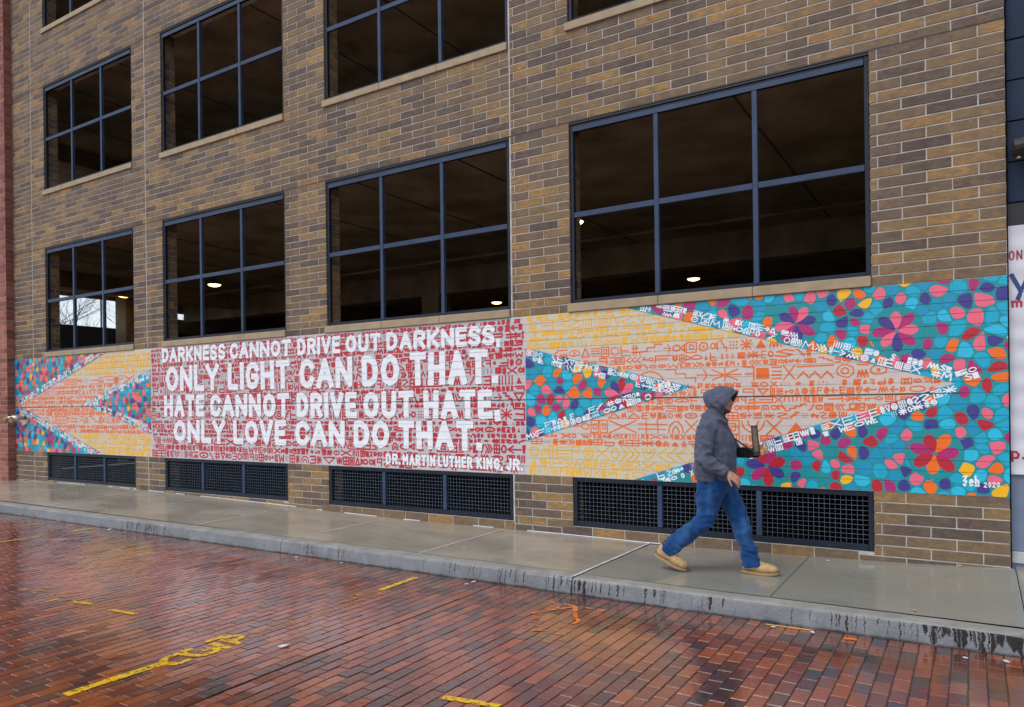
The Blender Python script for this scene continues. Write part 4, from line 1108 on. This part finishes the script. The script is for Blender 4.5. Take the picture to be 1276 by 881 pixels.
# kerb in cast lengths with a rounded nose
kb = MB(); kb.box(-21, 4.5, KY - 0.16, KY - 0.02, -0.3, -0.10); kerb = kb.build('kerb', M['mortar'], kind='structure')
kj = [-21, -19, -16.0, -13.05, -9.9, -6.95, -3.09, 0.31, 4.5]
for a, b in zip(kj, kj[1:]):
    prof = [(KY - 0.0015, -0.3), (KY - 0.0015, -0.0535), (KY - 0.008, -0.0505), (KY - 0.02, -0.0500), (KY - 0.135, -0.0520), (KY - 0.155, -0.0560), (KY - 0.168, -0.0640), (KY - 0.175, -0.0760), (KY - 0.188, -0.14), (KY - 0.198, -0.215), (KY - 0.198, -0.3)]
    n = max(2, int((b - a) / 0.15)); V = []; xs_ = [a + 0.004 + (b - a - 0.008) * i / n for i in range(n + 1)]
    for xx in xs_:
        for q, (yy, zz) in enumerate(prof):
            w_ = 0.004 * noise.noise(Vector((xx * 2.5, q * 0.6, 2.0))) if q > 3 else 0
            V.append((xx, yy - w_, zz + (0.006 if b < -3.0 and zz > -0.06 else 0) + w_ * 0.4))
    k = len(prof)
    mb = MB(); mb.faces(V, [(i * k + j, i * k + j + 1, (i + 1) * k + j + 1, (i + 1) * k + j) for i in range(n) for j in range(k - 1)] + [tuple(range(k))[::-1], tuple(n * k + j for j in range(k))])
    mb.build('kerb_section', M['kerb'], kerb)

# litter and leaves
M['scrap'] = plain('pale_paper', (0.66, 0.66, 0.70), 0.5, 0.1, 30); M['leaf'] = plain('pale_leaf', (0.50, 0.33, 0.16), 0.6, 0.2, 30)
scr = [(-4.194, -4.214, .05, 'white crumpled scrap lying in the open seam between the bricks', 'scrap'), (-4.11, -1.97, .035, 'white scrap nearest the yellow line below the kerb', 'scrap'), (-4.12, -2.08, .03, 'second white scrap just out from the kerb beyond the yellow line', 'scrap'),
       (-1.30, -2.03, .028, 'tiny white scrap below the kerb joint on the right', 'scrap'), (-1.02, -2.02, .035, 'white sliver beside the thin yellow straw by the right kerb', 'scrap'), (0.173, -2.05, .035, 'white scrap at the foot of the kerb near the right edge', 'scrap'), (-0.06, -2.10, .025, 'grey-white scrap left of the scrap at the right edge', 'scrap'),
       (-10.4, -1.98, .05, 'white scrap against the kerb far left', 'scrap'), (-2.97, -2.36, .022, 'cigarette end beside the orange arrow', 'leaf'), (-6.55, -2.0, .03, 'pale scrap under the kerb below the second vent', 'scrap'), (-5.86, -1.98, .03, 'pale scrap against the kerb left of the yellow line', 'scrap')]
def scrap(x, y, z, s, lab, mt):
    mb = MB(); n = 7; r_ = random.Random(int(abs(x) * 997))
    top = [(s * math.cos(2 * math.pi * k / n) * r_.uniform(.5, 1), s * .6 * math.sin(2 * math.pi * k / n) * r_.uniform(.5, 1), r_.uniform(0.001, s * .25)) for k in range(n)]
    V = [(0, 0, s * 0.3)] + top + [(p[0] * .8, p[1] * .8, 0) for p in top]
    mb.faces(V, [(0, 1 + k, 1 + (k + 1) % n) for k in range(n)] + [(1 + k, 1 + n + k, 1 + n + (k + 1) % n, 1 + (k + 1) % n) for k in range(n)])
    o = mb.build('litter_scrap' if mt == 'scrap' else 'fallen_leaf', M[mt]); o.location = (x, y, z); o.rotation_euler[2] = r_.random() * 3; tag(o, lab, 'litter', 'litter along the kerb and pavement')
for x, y, s, lab, mt in scr: scrap(x, y, ZS + 0.006 + street_z(x, y), s, lab, mt)
for x, y, s, lab, mt in [(-4.75, -1.24, .024, 'small white scrap on the pavement below the third vent', 'scrap'), (-6.2, -1.62, .03, 'pale orange scrap near the kerb edge below the third vent', 'leaf'), (-1.2, -0.18, .026, 'white scrap on the pavement under the right end of the last vent', 'scrap'),
        (-0.11, -0.04, .03, 'white scrap at the foot of the brick wall near the right corner', 'scrap'), (-0.378, -1.62, .03, 'tan leaf on the pavement near the kerb at right', 'leaf'), (-14.9, -0.1, .05, 'yellowish scraps at the wall base below the leftmost vent', 'leaf'), (-11.2, -0.9, .03, 'white dot of litter on the pavement at left', 'scrap')]:
    scrap(x, y, zwalk(x, y) + 0.008, s, lab, mt)
mb = MB(); mb.tube([(-0.16, 0, 0.004), (0.16, 0.012, 0.004)], 0.0035, 6); o = mb.build('drinking_straw', plain('yellow_plastic', (0.6, 0.38, 0.05), 0.4)); o.location = (-1.2, -2.0, ZS + 0.008); tag(o, 'thin yellow straw lying along the foot of the kerb at right', 'straw')

# ------------------------------------------------------------------ bare trees beyond the garage's open end
bark = plain('grey_bark', (0.16, 0.13, 0.12), 0.9, 0.3, 5)
def tree(x, y, h, seed, lab):
    r_ = random.Random(seed); t = tag(empty('bare_tree', (x, y, -0.3)), lab, 'tree', 'bare trees beyond the garage'); tr = MB(); br = MB()
    def grow(p, d, l, r, lev):
        q = p + d * l; mid = p + d * l * .5 + Vector((r_.uniform(-1, 1), r_.uniform(-1, 1), 0)) * l * .04
        (tr if lev == 0 else br).tube([p, mid, q], [r, r * .85, r * .65], 8 if lev == 0 else 3, caps=False)
        if lev < 6:
            for _ in range(3):
                nd = (d + Vector((r_.uniform(-1, 1), r_.uniform(-1, 1), r_.uniform(-.35, .6))) * .75).normalized(); grow(q if r_.random() < .6 else mid, nd, l * r_.uniform(.6, .8), r * .55, lev + 1)
    grow(Vector((0, 0, 0)), Vector((0, 0, 1)), h * .34, .16, 0)
    tr.build('trunk', bark, t); br.build('branches', bark, t)
tree(-48, 14, 12, 1, 'bare tree seen through the leftmost window, nearest the frame'); tree(-52, 19, 12, 2, 'bare tree seen through the middle pane of the leftmost window'); tree(-50, 25, 11, 4, 'bare tree behind the railing of the second window from the left')

# ------------------------------------------------------------------ person walking to the right
PXW, PYW = -1.985, -1.08
PZ = zwalk(PXW, PYW) + 0.003
def ico(bm, c, rad, sub=2):
    if not hasattr(rad, '__len__'): rad = (rad,) * 3
    mt = Matrix.Translation(Vector(c)) @ Matrix.Diagonal((*rad, 1))
    bmesh.ops.create_icosphere(bm, subdivisions=sub, radius=1.0, matrix=mt)
def chain(bm, pts, step=0.02):
    # pts: (pos, radius) ; tapered run of overlapping balls
    for (p, r), (q, s) in zip(pts, pts[1:]):
        p, q = Vector(p), Vector(q); n = max(1, int((q - p).length / step))
        for i in range(n + 1):
            t = i / n
            a = r if hasattr(r, '__len__') else (r,) * 3; b = s if hasattr(s, '__len__') else (s,) * 3
            ico(bm, p.lerp(q, t), tuple(a[k] + (b[k] - a[k]) * t for k in range(3)), 2)
def cone_run(bm, pts, n=20):
    # closed lofted tube through (pos, radius) keeping ends flat (cuffs, hems)
    P = [Vector(p) for p, r in pts]; rings = []; prev = None
    for i, (p, r) in enumerate(pts):
        d = (P[min(i + 1, len(P) - 1)] - P[max(i - 1, 0)]).normalized()
        a = Vector((0, 1, 0)) - d * d.y; a.normalize(); b = d.cross(a)
        ra, rb = r if hasattr(r, '__len__') else (r, r)
        rings.append([bm.verts.new(P[i] + a * math.cos(2 * math.pi * k / n) * ra + b * math.sin(2 * math.pi * k / n) * rb) for k in range(n)])
    for r0, r1 in zip(rings, rings[1:]):
        for k in range(n): bm.faces.new([r0[k], r0[(k + 1) % n], r1[(k + 1) % n], r1[k]])
    bm.faces.new(list(reversed(rings[0]))); bm.faces.new(rings[-1])
def loft_z(bm, rings, n=28, e=2.3):
    R_ = []
    for z, cu, cv, ru, rv in rings:
        q = []
        for k in range(n):
            a = 2 * math.pi * k / n; c, s = math.cos(a), math.sin(a)
            q.append(bm.verts.new((cu + ru * math.copysign(abs(c) ** (2 / e), c), cv + rv * math.copysign(abs(s) ** (2 / e), s), z)))
        R_.append(q)
    for r0, r1 in zip(R_, R_[1:]):
        for k in range(n): bm.faces.new([r0[k], r0[(k + 1) % n], r1[(k + 1) % n], r1[k]])
    bm.faces.new(list(reversed(R_[0]))); bm.faces.new(R_[-1])
def remeshed(bm, name, mats, parent, voxel, smooth=2, disp=None):
    bmesh.ops.recalc_face_normals(bm, faces=bm.faces[:])
    me = bpy.data.meshes.new(name + '_raw'); bm.to_mesh(me); bm.free()
    o = bpy.data.objects.new(name + '_raw', me); col.objects.link(o)
    md = o.modifiers.new('r', 'REMESH'); md.mode = 'VOXEL'; md.voxel_size = voxel; md.use_smooth_shade = True
    if smooth: ms = o.modifiers.new('s', 'SMOOTH'); ms.factor = 0.5; ms.iterations = smooth
    dg = bpy.context.evaluated_depsgraph_get(); me2 = bpy.data.meshes.new_from_object(o.evaluated_get(dg))
    bpy.data.objects.remove(o); bpy.data.meshes.remove(me)
    me2.name = name; me2.materials.clear()
    for m_ in (mats if isinstance(mats, list) else [mats]): me2.materials.append(m_)
    if disp:
        me2.update(); nor = [v.normal.copy() for v in me2.vertices]
        for v, nn in zip(me2.vertices, nor): v.co += nn * disp(v.co)
        me2.update()
    me2.polygons.foreach_set('use_smooth', [True] * len(me2.polygons))
    r = bpy.data.objects.new(name, me2); col.objects.link(r); r.parent = parent
    return r
def cloth(name, c, worn=None, rough=0.9):
    mt, nt, b, out = new_mat(name)
    p = pos(nt); f = noise_(nt, p, 14, 4, 0.6); g = noise_(nt, p, 420, 2, 0.7)
    base = ramp(nt, f, [(0.3, tuple(x * .82 for x in c)), (0.7, tuple(x * 1.18 for x in c))])
    base = mixc(nt, 1.0, base, ramp(nt, g, [(0.3, (.72, .72, .72)), (0.7, (1.3, 1.3, 1.3))]), 'MULTIPLY')
    if worn:
        w = noise_(nt, pos(nt, (1, 1, .45)), 6.5, 3, 0.6); base = mixc(nt, mr(nt, w, .48, .72, 0, .8), base, worn)
    nt.links.new(base, b.inputs['Base Color']); b.inputs['Roughness'].default_value = rough
    b.inputs['Sheen Weight'].default_value = 0.12; b.inputs['Specular IOR Level'].default_value = 0.2
    bump(nt, b, math_(nt, 'ADD', f, math_(nt, 'MULTIPLY', g, .3)), 0.5, 0.003)
    return mt
M['jacket'] = cloth('heather_grey_fleece', (0.088, 0.096, 0.142))
M['jeans'] = cloth('blue_denim', (0.008, 0.050, 0.170), (0.04, 0.135, 0.33))
M['sleeve'] = cloth('black_sleeve', (0.008, 0.008, 0.010))
M['boot'] = plain('tan_nubuck', (0.52, 0.33, 0.15), 0.85, 0.3, 9, bmp=0.3)
M['sole'] = plain('gum_sole', (0.36, 0.23, 0.11), 0.7, 0.1, 12)
M['lace'] = plain('brown_leather', (0.13, 0.075, 0.035), 0.8, 0.2, 20)
M['skin'] = plain('skin', (0.48, 0.235, 0.155), 0.5, 0.1, 20)
M['beard'] = plain('dark_stubble', (0.10, 0.055, 0.04), 0.9, 0.2, 60)
M['eyew'] = plain('eye_white', (0.6, 0.58, 0.55), 0.3, 0.02)
M['iris'] = plain('dark_iris', (0.02, 0.012, 0.01), 0.2, 0.02)
person = tag(empty('person', (PXW, PYW, PZ)), 'person in grey hooded jacket, blue jeans and tan boots striding right past the mural', 'person')

# joints (u forward, v towards the wall, z up)
HEAD = Vector((0.040, 0.0, 1.575))
SH_N, EL_N, WR_N = Vector((-0.050, -0.195, 1.315)), Vector((-0.050, -0.280, 1.050)), Vector((0.145, -0.250, 0.950))
SH_F, EL_F, WR_F = Vector((-0.030, 0.185, 1.315)), Vector((0.090, 0.235, 1.095)), Vector((0.315, 0.165, 1.090))
HIP_N, KN_N, AN_N = Vector((-0.035, -0.090, 0.83)), Vector((-0.100, -0.100, 0.480)), Vector((-0.435, -0.105, 0.205))
HIP_F, KN_F, AN_F = Vector((0.000, 0.090, 0.83)), Vector((0.165, 0.100, 0.480)), Vector((0.262, 0.105, 0.120))

# hands: palm frame (X along fingers, Z back of the hand), five fingers
def hand_pts(bm, wrist, ax, az, side, curls, thumb):
    ax = ax.normalized(); az = (az - ax * az.dot(ax)).normalized(); ay = az.cross(ax) * side    # ay points to the thumb side
    W = lambda x, y, z: wrist + ax * x + ay * y + az * z
    chain(bm, [(W(-0.03, 0, 0), 0.026), (W(0.01, 0, 0), 0.024), (W(0.03, 0.002, 0), 0.022)], 0.01)
    for y in (-0.028, -0.010, 0.010, 0.028): chain(bm, [(W(0.018, y * .7, 0), 0.0150), (W(0.085, y, -.003), 0.0118)], 0.008)
    for f, (y, L, r) in enumerate(((0.029, 0.070, .0092), (0.010, 0.078, .0094), (-0.010, 0.073, .0090), (-0.029, 0.058, .0080))):
        p = W(0.088, y, -.003); a = 0.0; segs = [(p, r + .0012)]
        for k, fr in enumerate((.44, .31, .25)):
            a += curls[f] * (1.0, 1.1, .7)[k]
            p = p + (ax * math.cos(a) - az * math.sin(a) + ay * (y * .8)) * (L * fr); segs.append((p, r * (1 - .09 * (k + 1))))
        chain(bm, segs, 0.006)
    p = W(0.022, 0.026, -0.006); segs = [(p, .0145)]; a = thumb
    for L, k in ((.034, 0), (.030, 1), (.024, 2)):
        d = ax * math.cos(a) + ay * math.sin(a) - az * (.35 + .15 * k); p = p + d.normalized() * L; segs.append((p, .0115 - .001 * k)); a -= .22
    chain(bm, segs, 0.006)
bm = bmesh.new()
# head
ico(bm, HEAD + Vector((-.012, 0, .022)), (.092, .074, .098), 3)
ico(bm, HEAD + Vector((.028, 0, -.030)), (.058, .058, .085), 3)
ico(bm, HEAD + Vector((.055, 0, -.088)), (.026, .030, .022), 2)           # chin
ico(bm, HEAD + Vector((.068, 0, .018)), (.016, .046, .012), 2)            # brow
chain(bm, [(HEAD + Vector((.078, 0, .008)), .009), (HEAD + Vector((.099, 0, -.028)), .0125)], .006)   # nose
for s in (-1, 1):
    ico(bm, HEAD + Vector((.092, s * .011, -.032)), .0075, 2); ico(bm, HEAD + Vector((.060, s * .032, -.018)), (.020, .020, .018), 2)
    ico(bm, HEAD + Vector((-.012, s * .075, -.012)), (.018, .008, .030), 2)
ico(bm, HEAD + Vector((.082, 0, -.056)), (.010, .022, .0055), 2); ico(bm, HEAD + Vector((.079, 0, -.068)), (.010, .020, .006), 2)
chain(bm, [(HEAD + Vector((-.02, 0, -.06)), .056), ((-.02, 0, 1.43), .056), ((-.03, 0, 1.38), .075)], .02)
# trunk, arms and legs under the clothes
loft_z(bm, [(.80, -.02, 0, .09, .12), (.95, -.03, 0, .10, .13), (1.15, -.03, 0, .11, .15), (1.30, -.035, 0, .09, .16), (1.39, -.03, 0, .05, .09)])
for a, b, c in ((SH_N, EL_N, WR_N), (SH_F, EL_F, WR_F)): chain(bm, [(a, .05), (b, .036), (c, .026)], .02)
for a, b, c in ((HIP_N, KN_N, AN_N), (HIP_F, KN_F, AN_F)): chain(bm, [(a - Vector((0, 0, .05)), .065), (b, .048), (c, .028)], .03)
hand_pts(bm, WR_N + Vector((.018, 0, -.006)), Vector((.80, .02, -.60)), Vector((.45, -.62, .62)), -1, (.30, .36, .42, .50), .60)
hand_pts(bm, WR_F + Vector((.010, 0, .004)), Vector((.93, -.12, .30)), Vector((.12, .90, -.25)), -1, (1.15, 1.2, 1.25, 1.3), .75)
remeshed(bm, 'body', M['skin'], person, 0.0055, 2)
# face details
for s in (-1, 1):
    mb = MB(); bm = bmesh.new(); ico(bm, HEAD + Vector((.068, s * .030, .000)), .0115, 3); me = bpy.data.meshes.new('eye'); bm.to_mesh(me); bm.free(); me.materials.append(M['eyew']); e_ = link_mesh('eye', me, person)
    bm = bmesh.new(); ico(bm, HEAD + Vector((.0765, s * .031, -.001)), .0052, 2); me = bpy.data.meshes.new('iris'); bm.to_mesh(me); bm.free(); me.materials.append(M['iris']); link_mesh('iris', me, e_)
bm = bmesh.new(); ico(bm, HEAD + Vector((.050, 0, -.094)), (.032, .034, .022), 3)
for s in (-1, 1): chain(bm, [(HEAD + Vector((.045, s * .028, -.088)), .022), (HEAD + Vector((.010, s * .050, -.050)), .020)], .008)
chain(bm, [(HEAD + Vector((.085, -.018, -.0475)), .0065), (HEAD + Vector((.090, 0, -.046)), .0065), (HEAD + Vector((.085, .018, -.0475)), .0065)], .005)
remeshed(bm, 'beard', M['beard'], person, 0.004, 1)

def fold(p, f, ax, amp):    # ridged directional folds
    q = Vector((p.x * ax[0], p.y * ax[1], p.z * ax[2])) * f
    v = noise.noise(q); return (abs(v) * -1.6 + .35) * amp
def seg_t(p, a, b):
    d = b - a; t = max(0, min(1, (p - a).dot(d) / d.length_squared)); return t, (p - (a + d * t)).length
# jacket
bm = bmesh.new()
loft_z(bm, [(.845, -.036, 0, .165, .185), (.875, -.036, 0, .170, .190), (.92, -.034, 0, .182, .200), (1.02, -.030, 0, .182, .203), (1.12, -.028, 0, .180, .200), (1.20, -.033, 0, .170, .202), (1.28, -.042, 0, .150, .200), (1.335, -.045, 0, .128, .178), (1.385, -.046, 0, .114, .135), (1.43, -.036, 0, .098, .102), (1.47, -.028, 0, .086, .088), (1.50, -.022, 0, .074, .078)], 32, 2.35)
for a, b, c in ((SH_N, EL_N, WR_N),):
    cone_run(bm, [(a + Vector((.01, .05, .02)), .07), (a, (.076, .088)), (a.lerp(b, .35), (.066, .082)), (a.lerp(b, .75), (.060, .072)), (b, (.058, .070)), (b.lerp(c, .15), (.056, .066)), (b.lerp(c, .6), (.052, .056)), (b.lerp(c, .92), .047), (c + (c - b).normalized() * .008, .041)])
a, b, c = SH_F, EL_F, WR_F
cone_run(bm, [(a - Vector((.01, .05, -.02)), .07), (a, (.076, .085)), (a.lerp(b, .5), (.064, .072)), (b, (.058, .062)), (b.lerp(c, .10), .054)])
for s in (-1, 1): ico(bm, (-.042, s * .165, 1.318), (.088, .070, .066), 3)
# bunched hood fabric round the neck
chain(bm, [((-.100, 0, 1.435), (.045, .06, .040)), ((-.075, -.07, 1.415), (.045, .04, .034)), ((.010, -.088, 1.405), (.045, .03, .028)), ((.060, -.040, 1.385), (.032, .03, .026)), ((.070, 0, 1.375), (.026, .03, .024)), ((.060, .04, 1.385), (.032, .03, .026)), ((.010, .088, 1.405), (.045, .03, .028)), ((-.075, .07, 1.415), (.045, .04, .034)), ((-.100, 0, 1.435), (.045, .06, .040))], .015)
def jd(p):
    t, d = seg_t(p, SH_N, EL_N); t2, d2 = seg_t(p, EL_N, WR_N)
    v = 0.0
    if p.y < -.16 and min(d, d2) < .12:
        k = 1.0 + 1.2 * math.exp(-((p - EL_N).length / .09) ** 2)
        v += fold(p, 11, (1.0, .6, 1.3), .016 * k)
        v += .0085 * math.sin((p.z * .75 + p.x * .8) * 80 + 3 * noise.noise(p * 9)) * math.exp(-((p - EL_N).length / .16) ** 2)
    else:
        low = max(0, min(1, (1.18 - p.z) / .25))
        v += fold(p, 6.5, (1.3, 1.0, .55), .022) * (.5 + .7 * low) + fold(p, 13, (1.2, 1.0, .6), .009) + .0065 * noise.noise(Vector((p.x * 9 + p.z * 7, p.y * 6, p.z * 16))) * low
        if p.z < .888: v += -.005
        if abs(p.z - .890) < .007: v -= .006
    v += .0018 * noise.noise(p * 45)
    return v
jk = remeshed(bm, 'jacket', M['jacket'], person, 0.0075, 3, jd)
# kangaroo pocket edge and cuffs, hem rib
mb = MB(); mb.tube([(WR_N + (EL_N - WR_N).normalized() * .035), (WR_N - (EL_N - WR_N).normalized() * .012)], [.0475, .042], 18); mb.build('cuff', M['jacket'], jk, smooth=True)
# hood: shell round the head
bm = bmesh.new(); HR = []
hood = [((-.108, 1.560), (.02, .03), .02), ((-.098, 1.562), (-.05, .065), .060), ((-.068, 1.572), (-.02, .105), .092), ((-.022, 1.580), (.01, .130), .108), ((.030, 1.575), (.035, .143), .113), ((.075, 1.562), (.060, .136), .108), ((.098, 1.555), (.066, .124), .100), ((.116, 1.549), (.064, .112), .094)]
nseg = 32
for (u, z), d, lat in hood:
    hu, hz = d[0], d[1]
    ring = []
    for k in range(nseg):
        a = 2 * math.pi * k / nseg; c, s = math.cos(a), math.sin(a)
        w_ = lat * (1.0 - .28 * max(0, -c) ** 1.5)
        ring.append(bm.verts.new((u + hu * c + (.012 * (1 - abs(c)) if u > .1 else 0) * -1, w_ * s, z + hz * c)))
    HR.append(ring)
for r0, r1 in zip(HR, HR[1:]):
    for k in range(nseg): bm.faces.new([r0[k], r1[k], r1[(k + 1) % nseg], r0[(k + 1) % nseg]])
bm.faces.new(HR[0])
bmesh.ops.recalc_face_normals(bm, faces=bm.faces[:])
me = bpy.data.meshes.new('hr'); bm.to_mesh(me); bm.free(); o = bpy.data.objects.new('hr', me); col.objects.link(o)
md = o.modifiers.new('a', 'SUBSURF'); md.levels = 3; md.render_levels = 3
dg = bpy.context.evaluated_depsgraph_get(); me2 = bpy.data.meshes.new_from_object(o.evaluated_get(dg)); bpy.data.objects.remove(o)
nor = [v.normal.copy() for v in me2.vertices]
for v, nn in zip(me2.vertices, nor):
    p = v.co; front = max(0, min(1, (p.x - .0) / .1))
    w_ = fold(p, 9, (1.0, .7, 1.6), .009) * (1 - .35 * front) * 1.5 + .010 * math.sin((p.x * 1.2 + p.z) * 62) * max(0, min(1, (1.60 - p.z) / .1)) + .0015 * noise.noise(p * 50)
    if p.z < 1.50: w_ += .007 * noise.noise(Vector((p.x * 14, p.y * 8, p.z * 20)))
    v.co += nn * w_
o = bpy.data.objects.new('hr', me2); col.objects.link(o); md = o.modifiers.new('b', 'SOLIDIFY'); md.thickness = .010; md.offset = -1
dg = bpy.context.evaluated_depsgraph_get(); me3 = bpy.data.meshes.new_from_object(o.evaluated_get(dg)); bpy.data.objects.remove(o)
me3.materials.clear(); me3.materials.append(M['jacket']); me3.polygons.foreach_set('use_smooth', [True] * len(me3.polygons)); me3.name = 'hood'
hd = link_mesh('hood', me3, jk)
mb = MB(); ring = []
for k in range(nseg + 1):
    a = 2 * math.pi * k / nseg; c, s = math.cos(a), math.sin(a); w_ = .094 * (1.0 - .28 * max(0, -c) ** 1.5)
    ring.append((.117 + .064 * c - .012 * (1 - abs(c)), w_ * s * 1.0, 1.549 + .112 * c))
mb.tube(ring, .0075, 8, caps=False); mb.build('hood_edge', M['jacket'], hd, smooth=True)
# black undersleeve on the far arm
bm = bmesh.new(); d = (WR_F - EL_F)
cone_run(bm, [(EL_F + d * -.02, .050), (EL_F + d * .3, (.048, .050)), (EL_F + d * .7, (.042, .046)), (WR_F + d * .02, .036)])
remeshed(bm, 'black_sleeve', M['sleeve'], person, .007, 2, lambda p: fold(p, 16, (1.4, 1, 1), .006))
# jeans
bm = bmesh.new()
loft_z(bm, [(.74, -.025, 0, .130, .150), (.80, -.030, 0, .152, .172), (.86, -.033, 0, .156, .176), (.91, -.033, 0, .150, .172)], 28, 2.3)
cone_run(bm, [(HIP_N + Vector((0, 0, .03)), (.085, .135)), (HIP_N.lerp(KN_N, .25), (.095, .128)), (HIP_N.lerp(KN_N, .6), (.086, .104)), (KN_N, (.078, .086)), (KN_N.lerp(AN_N, .22), (.076, .084)), (KN_N.lerp(AN_N, .6), (.074, .082)), (KN_N.lerp(AN_N, .9), (.074, .082)), (AN_N + (AN_N - KN_N).normalized() * .035, (.074, .084))], 24)
cone_run(bm, [(HIP_F + Vector((0, 0, .03)), (.085, .125)), (HIP_F.lerp(KN_F, .25), (.093, .120)), (HIP_F.lerp(KN_F, .6), (.085, .098)), (KN_F, (.078, .085)), (KN_F.lerp(AN_F, .3), (.075, .080)), (KN_F.lerp(AN_F, .65), (.073, .078)), (KN_F.lerp(AN_F, .92), (.076, .082)), (AN_F + Vector((.006, 0, -.055)), (.080, .090))], 24)
ico(bm, (-.045, 0, .80), (.14, .16, .11), 3)
def je(p):
    v = fold(p, 7, (1, .8, 1.1), .018) + fold(p, 15, (1, 1, .7), .007) + .0015 * noise.noise(p * 50)
    for kn in (KN_N, KN_F):
        d = (p - kn).length
        v += .006 * math.sin((p.z - kn.z) * 85 + 4 * noise.noise(p * 7)) * math.exp(-(d / .13) ** 2)
    for an in (AN_N, AN_F):
        d = (p - an).length
        v += .009 * math.sin((p.z * 1.0 + p.x * .35) * 105 + 5 * noise.noise(p * 8)) * math.exp(-(d / .15) ** 2)
    if p.z > .68: v += .006 * noise.noise(Vector((p.x * 9 + p.z * 10, p.y * 5, p.z * 12)))
    return v
jn = remeshed(bm, 'jeans', M['jeans'], person, 0.0075, 3, je)
mb = MB(); mb.tube([(-.145, -.150, .800), (-.10, -.176, .792), (-.045, -.181, .800)], .0035, 6); mb.build('pocket_edge', M['jeans'], jn)
# boots
def boot(heel, ang, v):
    t = empty('boot', (heel[0] - .006, v, heel[1])); t.parent = person; t.rotation_euler = (0, ang, 0); t.scale = (1.05, 1.12, 1.12)
    bm = bmesh.new()
    chain(bm, [((.055, 0, .055), (.052, .040, .042)), ((.12, 0, .064), (.060, .043, .052)), ((.175, 0, .056), (.058, .046, .044)), ((.225, 0, .054), (.056, .049, .040)), ((.258, 0, .052), (.050, .046, .036))], .014)
    cone_run(bm, [((.060, 0, .05), (.042, .055)), ((.068, 0, .10), (.043, .056)), ((.066, 0, .130), (.038, .047)), ((.068, 0, .148), (.037, .045))])
    up_ = remeshed(bm, 'boot_upper', M['boot'], t, .0055, 2, lambda p: fold(p, 22, (1, 1, 1), .002) - (.004 if abs(p.x - .225 + (p.z - .05) * .5) < .006 else 0))
    mb = MB(); n = 22; out = []
    for k in range(n):
        a = 2 * math.pi * k / n; x = .155 + .162 * math.cos(a); y = (.049 if x > .16 else .042) * math.sin(a) * (1.0 if x > .16 else 1.0)
        out.append((x, y))
    lv = [(0.0, .97), (.006, 1.0), (.026, 1.0), (.030, .985)]
    V = []
    for zz, s in lv:
        for x, y in out: V.append((.155 + (x - .155) * s, y * s, zz + (.010 * max(0, (x - .24) / .07) if True else 0)))
    F = [(i * n + k, i * n + (k + 1) % n, (i + 1) * n + (k + 1) % n, (i + 1) * n + k) for i in range(len(lv) - 1) for k in range(n)] + [tuple(range(n))[::-1], tuple((len(lv) - 1) * n + k for k in range(n))]
    mb.faces(V, F); mb.build('sole', M['sole'], t)
    mb = MB()
    for k in range(4): mb.tube([(.118 + .018 * k, -.024, .108 - .006 * k), (.125 + .018 * k, 0, .117 - .007 * k), (.118 + .018 * k, .024, .108 - .006 * k)], .0032, 5)
    mb.build('laces', M['lace'], t)
    mb = MB(); mb.tube([(.068 + .038 * math.cos(2 * math.pi * k / 16), .046 * math.sin(2 * math.pi * k / 16), .146) for k in range(17)], .010, 8, caps=False); mb.build('collar', M['lace'], t, smooth=True)
    mb = MB(); mb.tube([(.155 + .163 * math.cos(2 * math.pi * k / 22), (.0498 if math.cos(2 * math.pi * k / 22) > 0.03 else .0428) * math.sin(2 * math.pi * k / 22), .0285 + .010 * max(0, (.163 * math.cos(2 * math.pi * k / 22) - .085) / .07)) for k in range(23)], .0032, 5, caps=False); mb.build('welt', M['lace'], t)
    return t
boot((-0.578, 0.125), R(24), -.105)
boot((0.180, 0.004), R(0.5), .105)

# things held in the far hand
hx = Vector((PXW, PYW, PZ))
M['tanwood'] = plain('pale_wood', (0.16, 0.12, 0.075), 0.6, 0.25, 25); M['blackp'] = plain('black_plastic', (0.012, 0.012, 0.014), 0.4, 0.1, 10)
pn = tag(empty('handheld_panel', tuple(hx + Vector((.312, .135, 1.105)))), 'narrow tan panel with dark rim held upright in front of the person in grey hood', 'panel'); pn.rotation_euler = (0, R(-4), R(12))
mb = MB(); mb.bbox(-.021, .021, -.006, .006, .005, .235, .002); mb.build('face_board', M['tanwood'], pn)
mb = MB()
mb.bbox(-.029, -.0215, -.012, .012, .0, .242, .002); mb.bbox(.0215, .029, -.012, .012, .0, .242, .002); mb.bbox(-.021, .021, -.012, .012, .2355, .2425, .002); mb.bbox(-.03, .03, -.016, .016, -.035, .004, .004); mb.build('rim', M['blackp'], pn)
rod = tag(empty('black_rod', tuple(hx + Vector((.120, .120, 1.225)))), 'thin black rod slanting from the chest of the person down to the panel', 'rod')
mb = MB(); mb.tube([(0, 0, 0), (.175, .012, -.125)], .0075, 8); mb.build('shaft', M['blackp'], rod)
mb = MB(); mb.tube([(.165, .011, -.118), (.195, .013, -.140)], .012, 8); mb.build('grip', M['blackp'], rod)
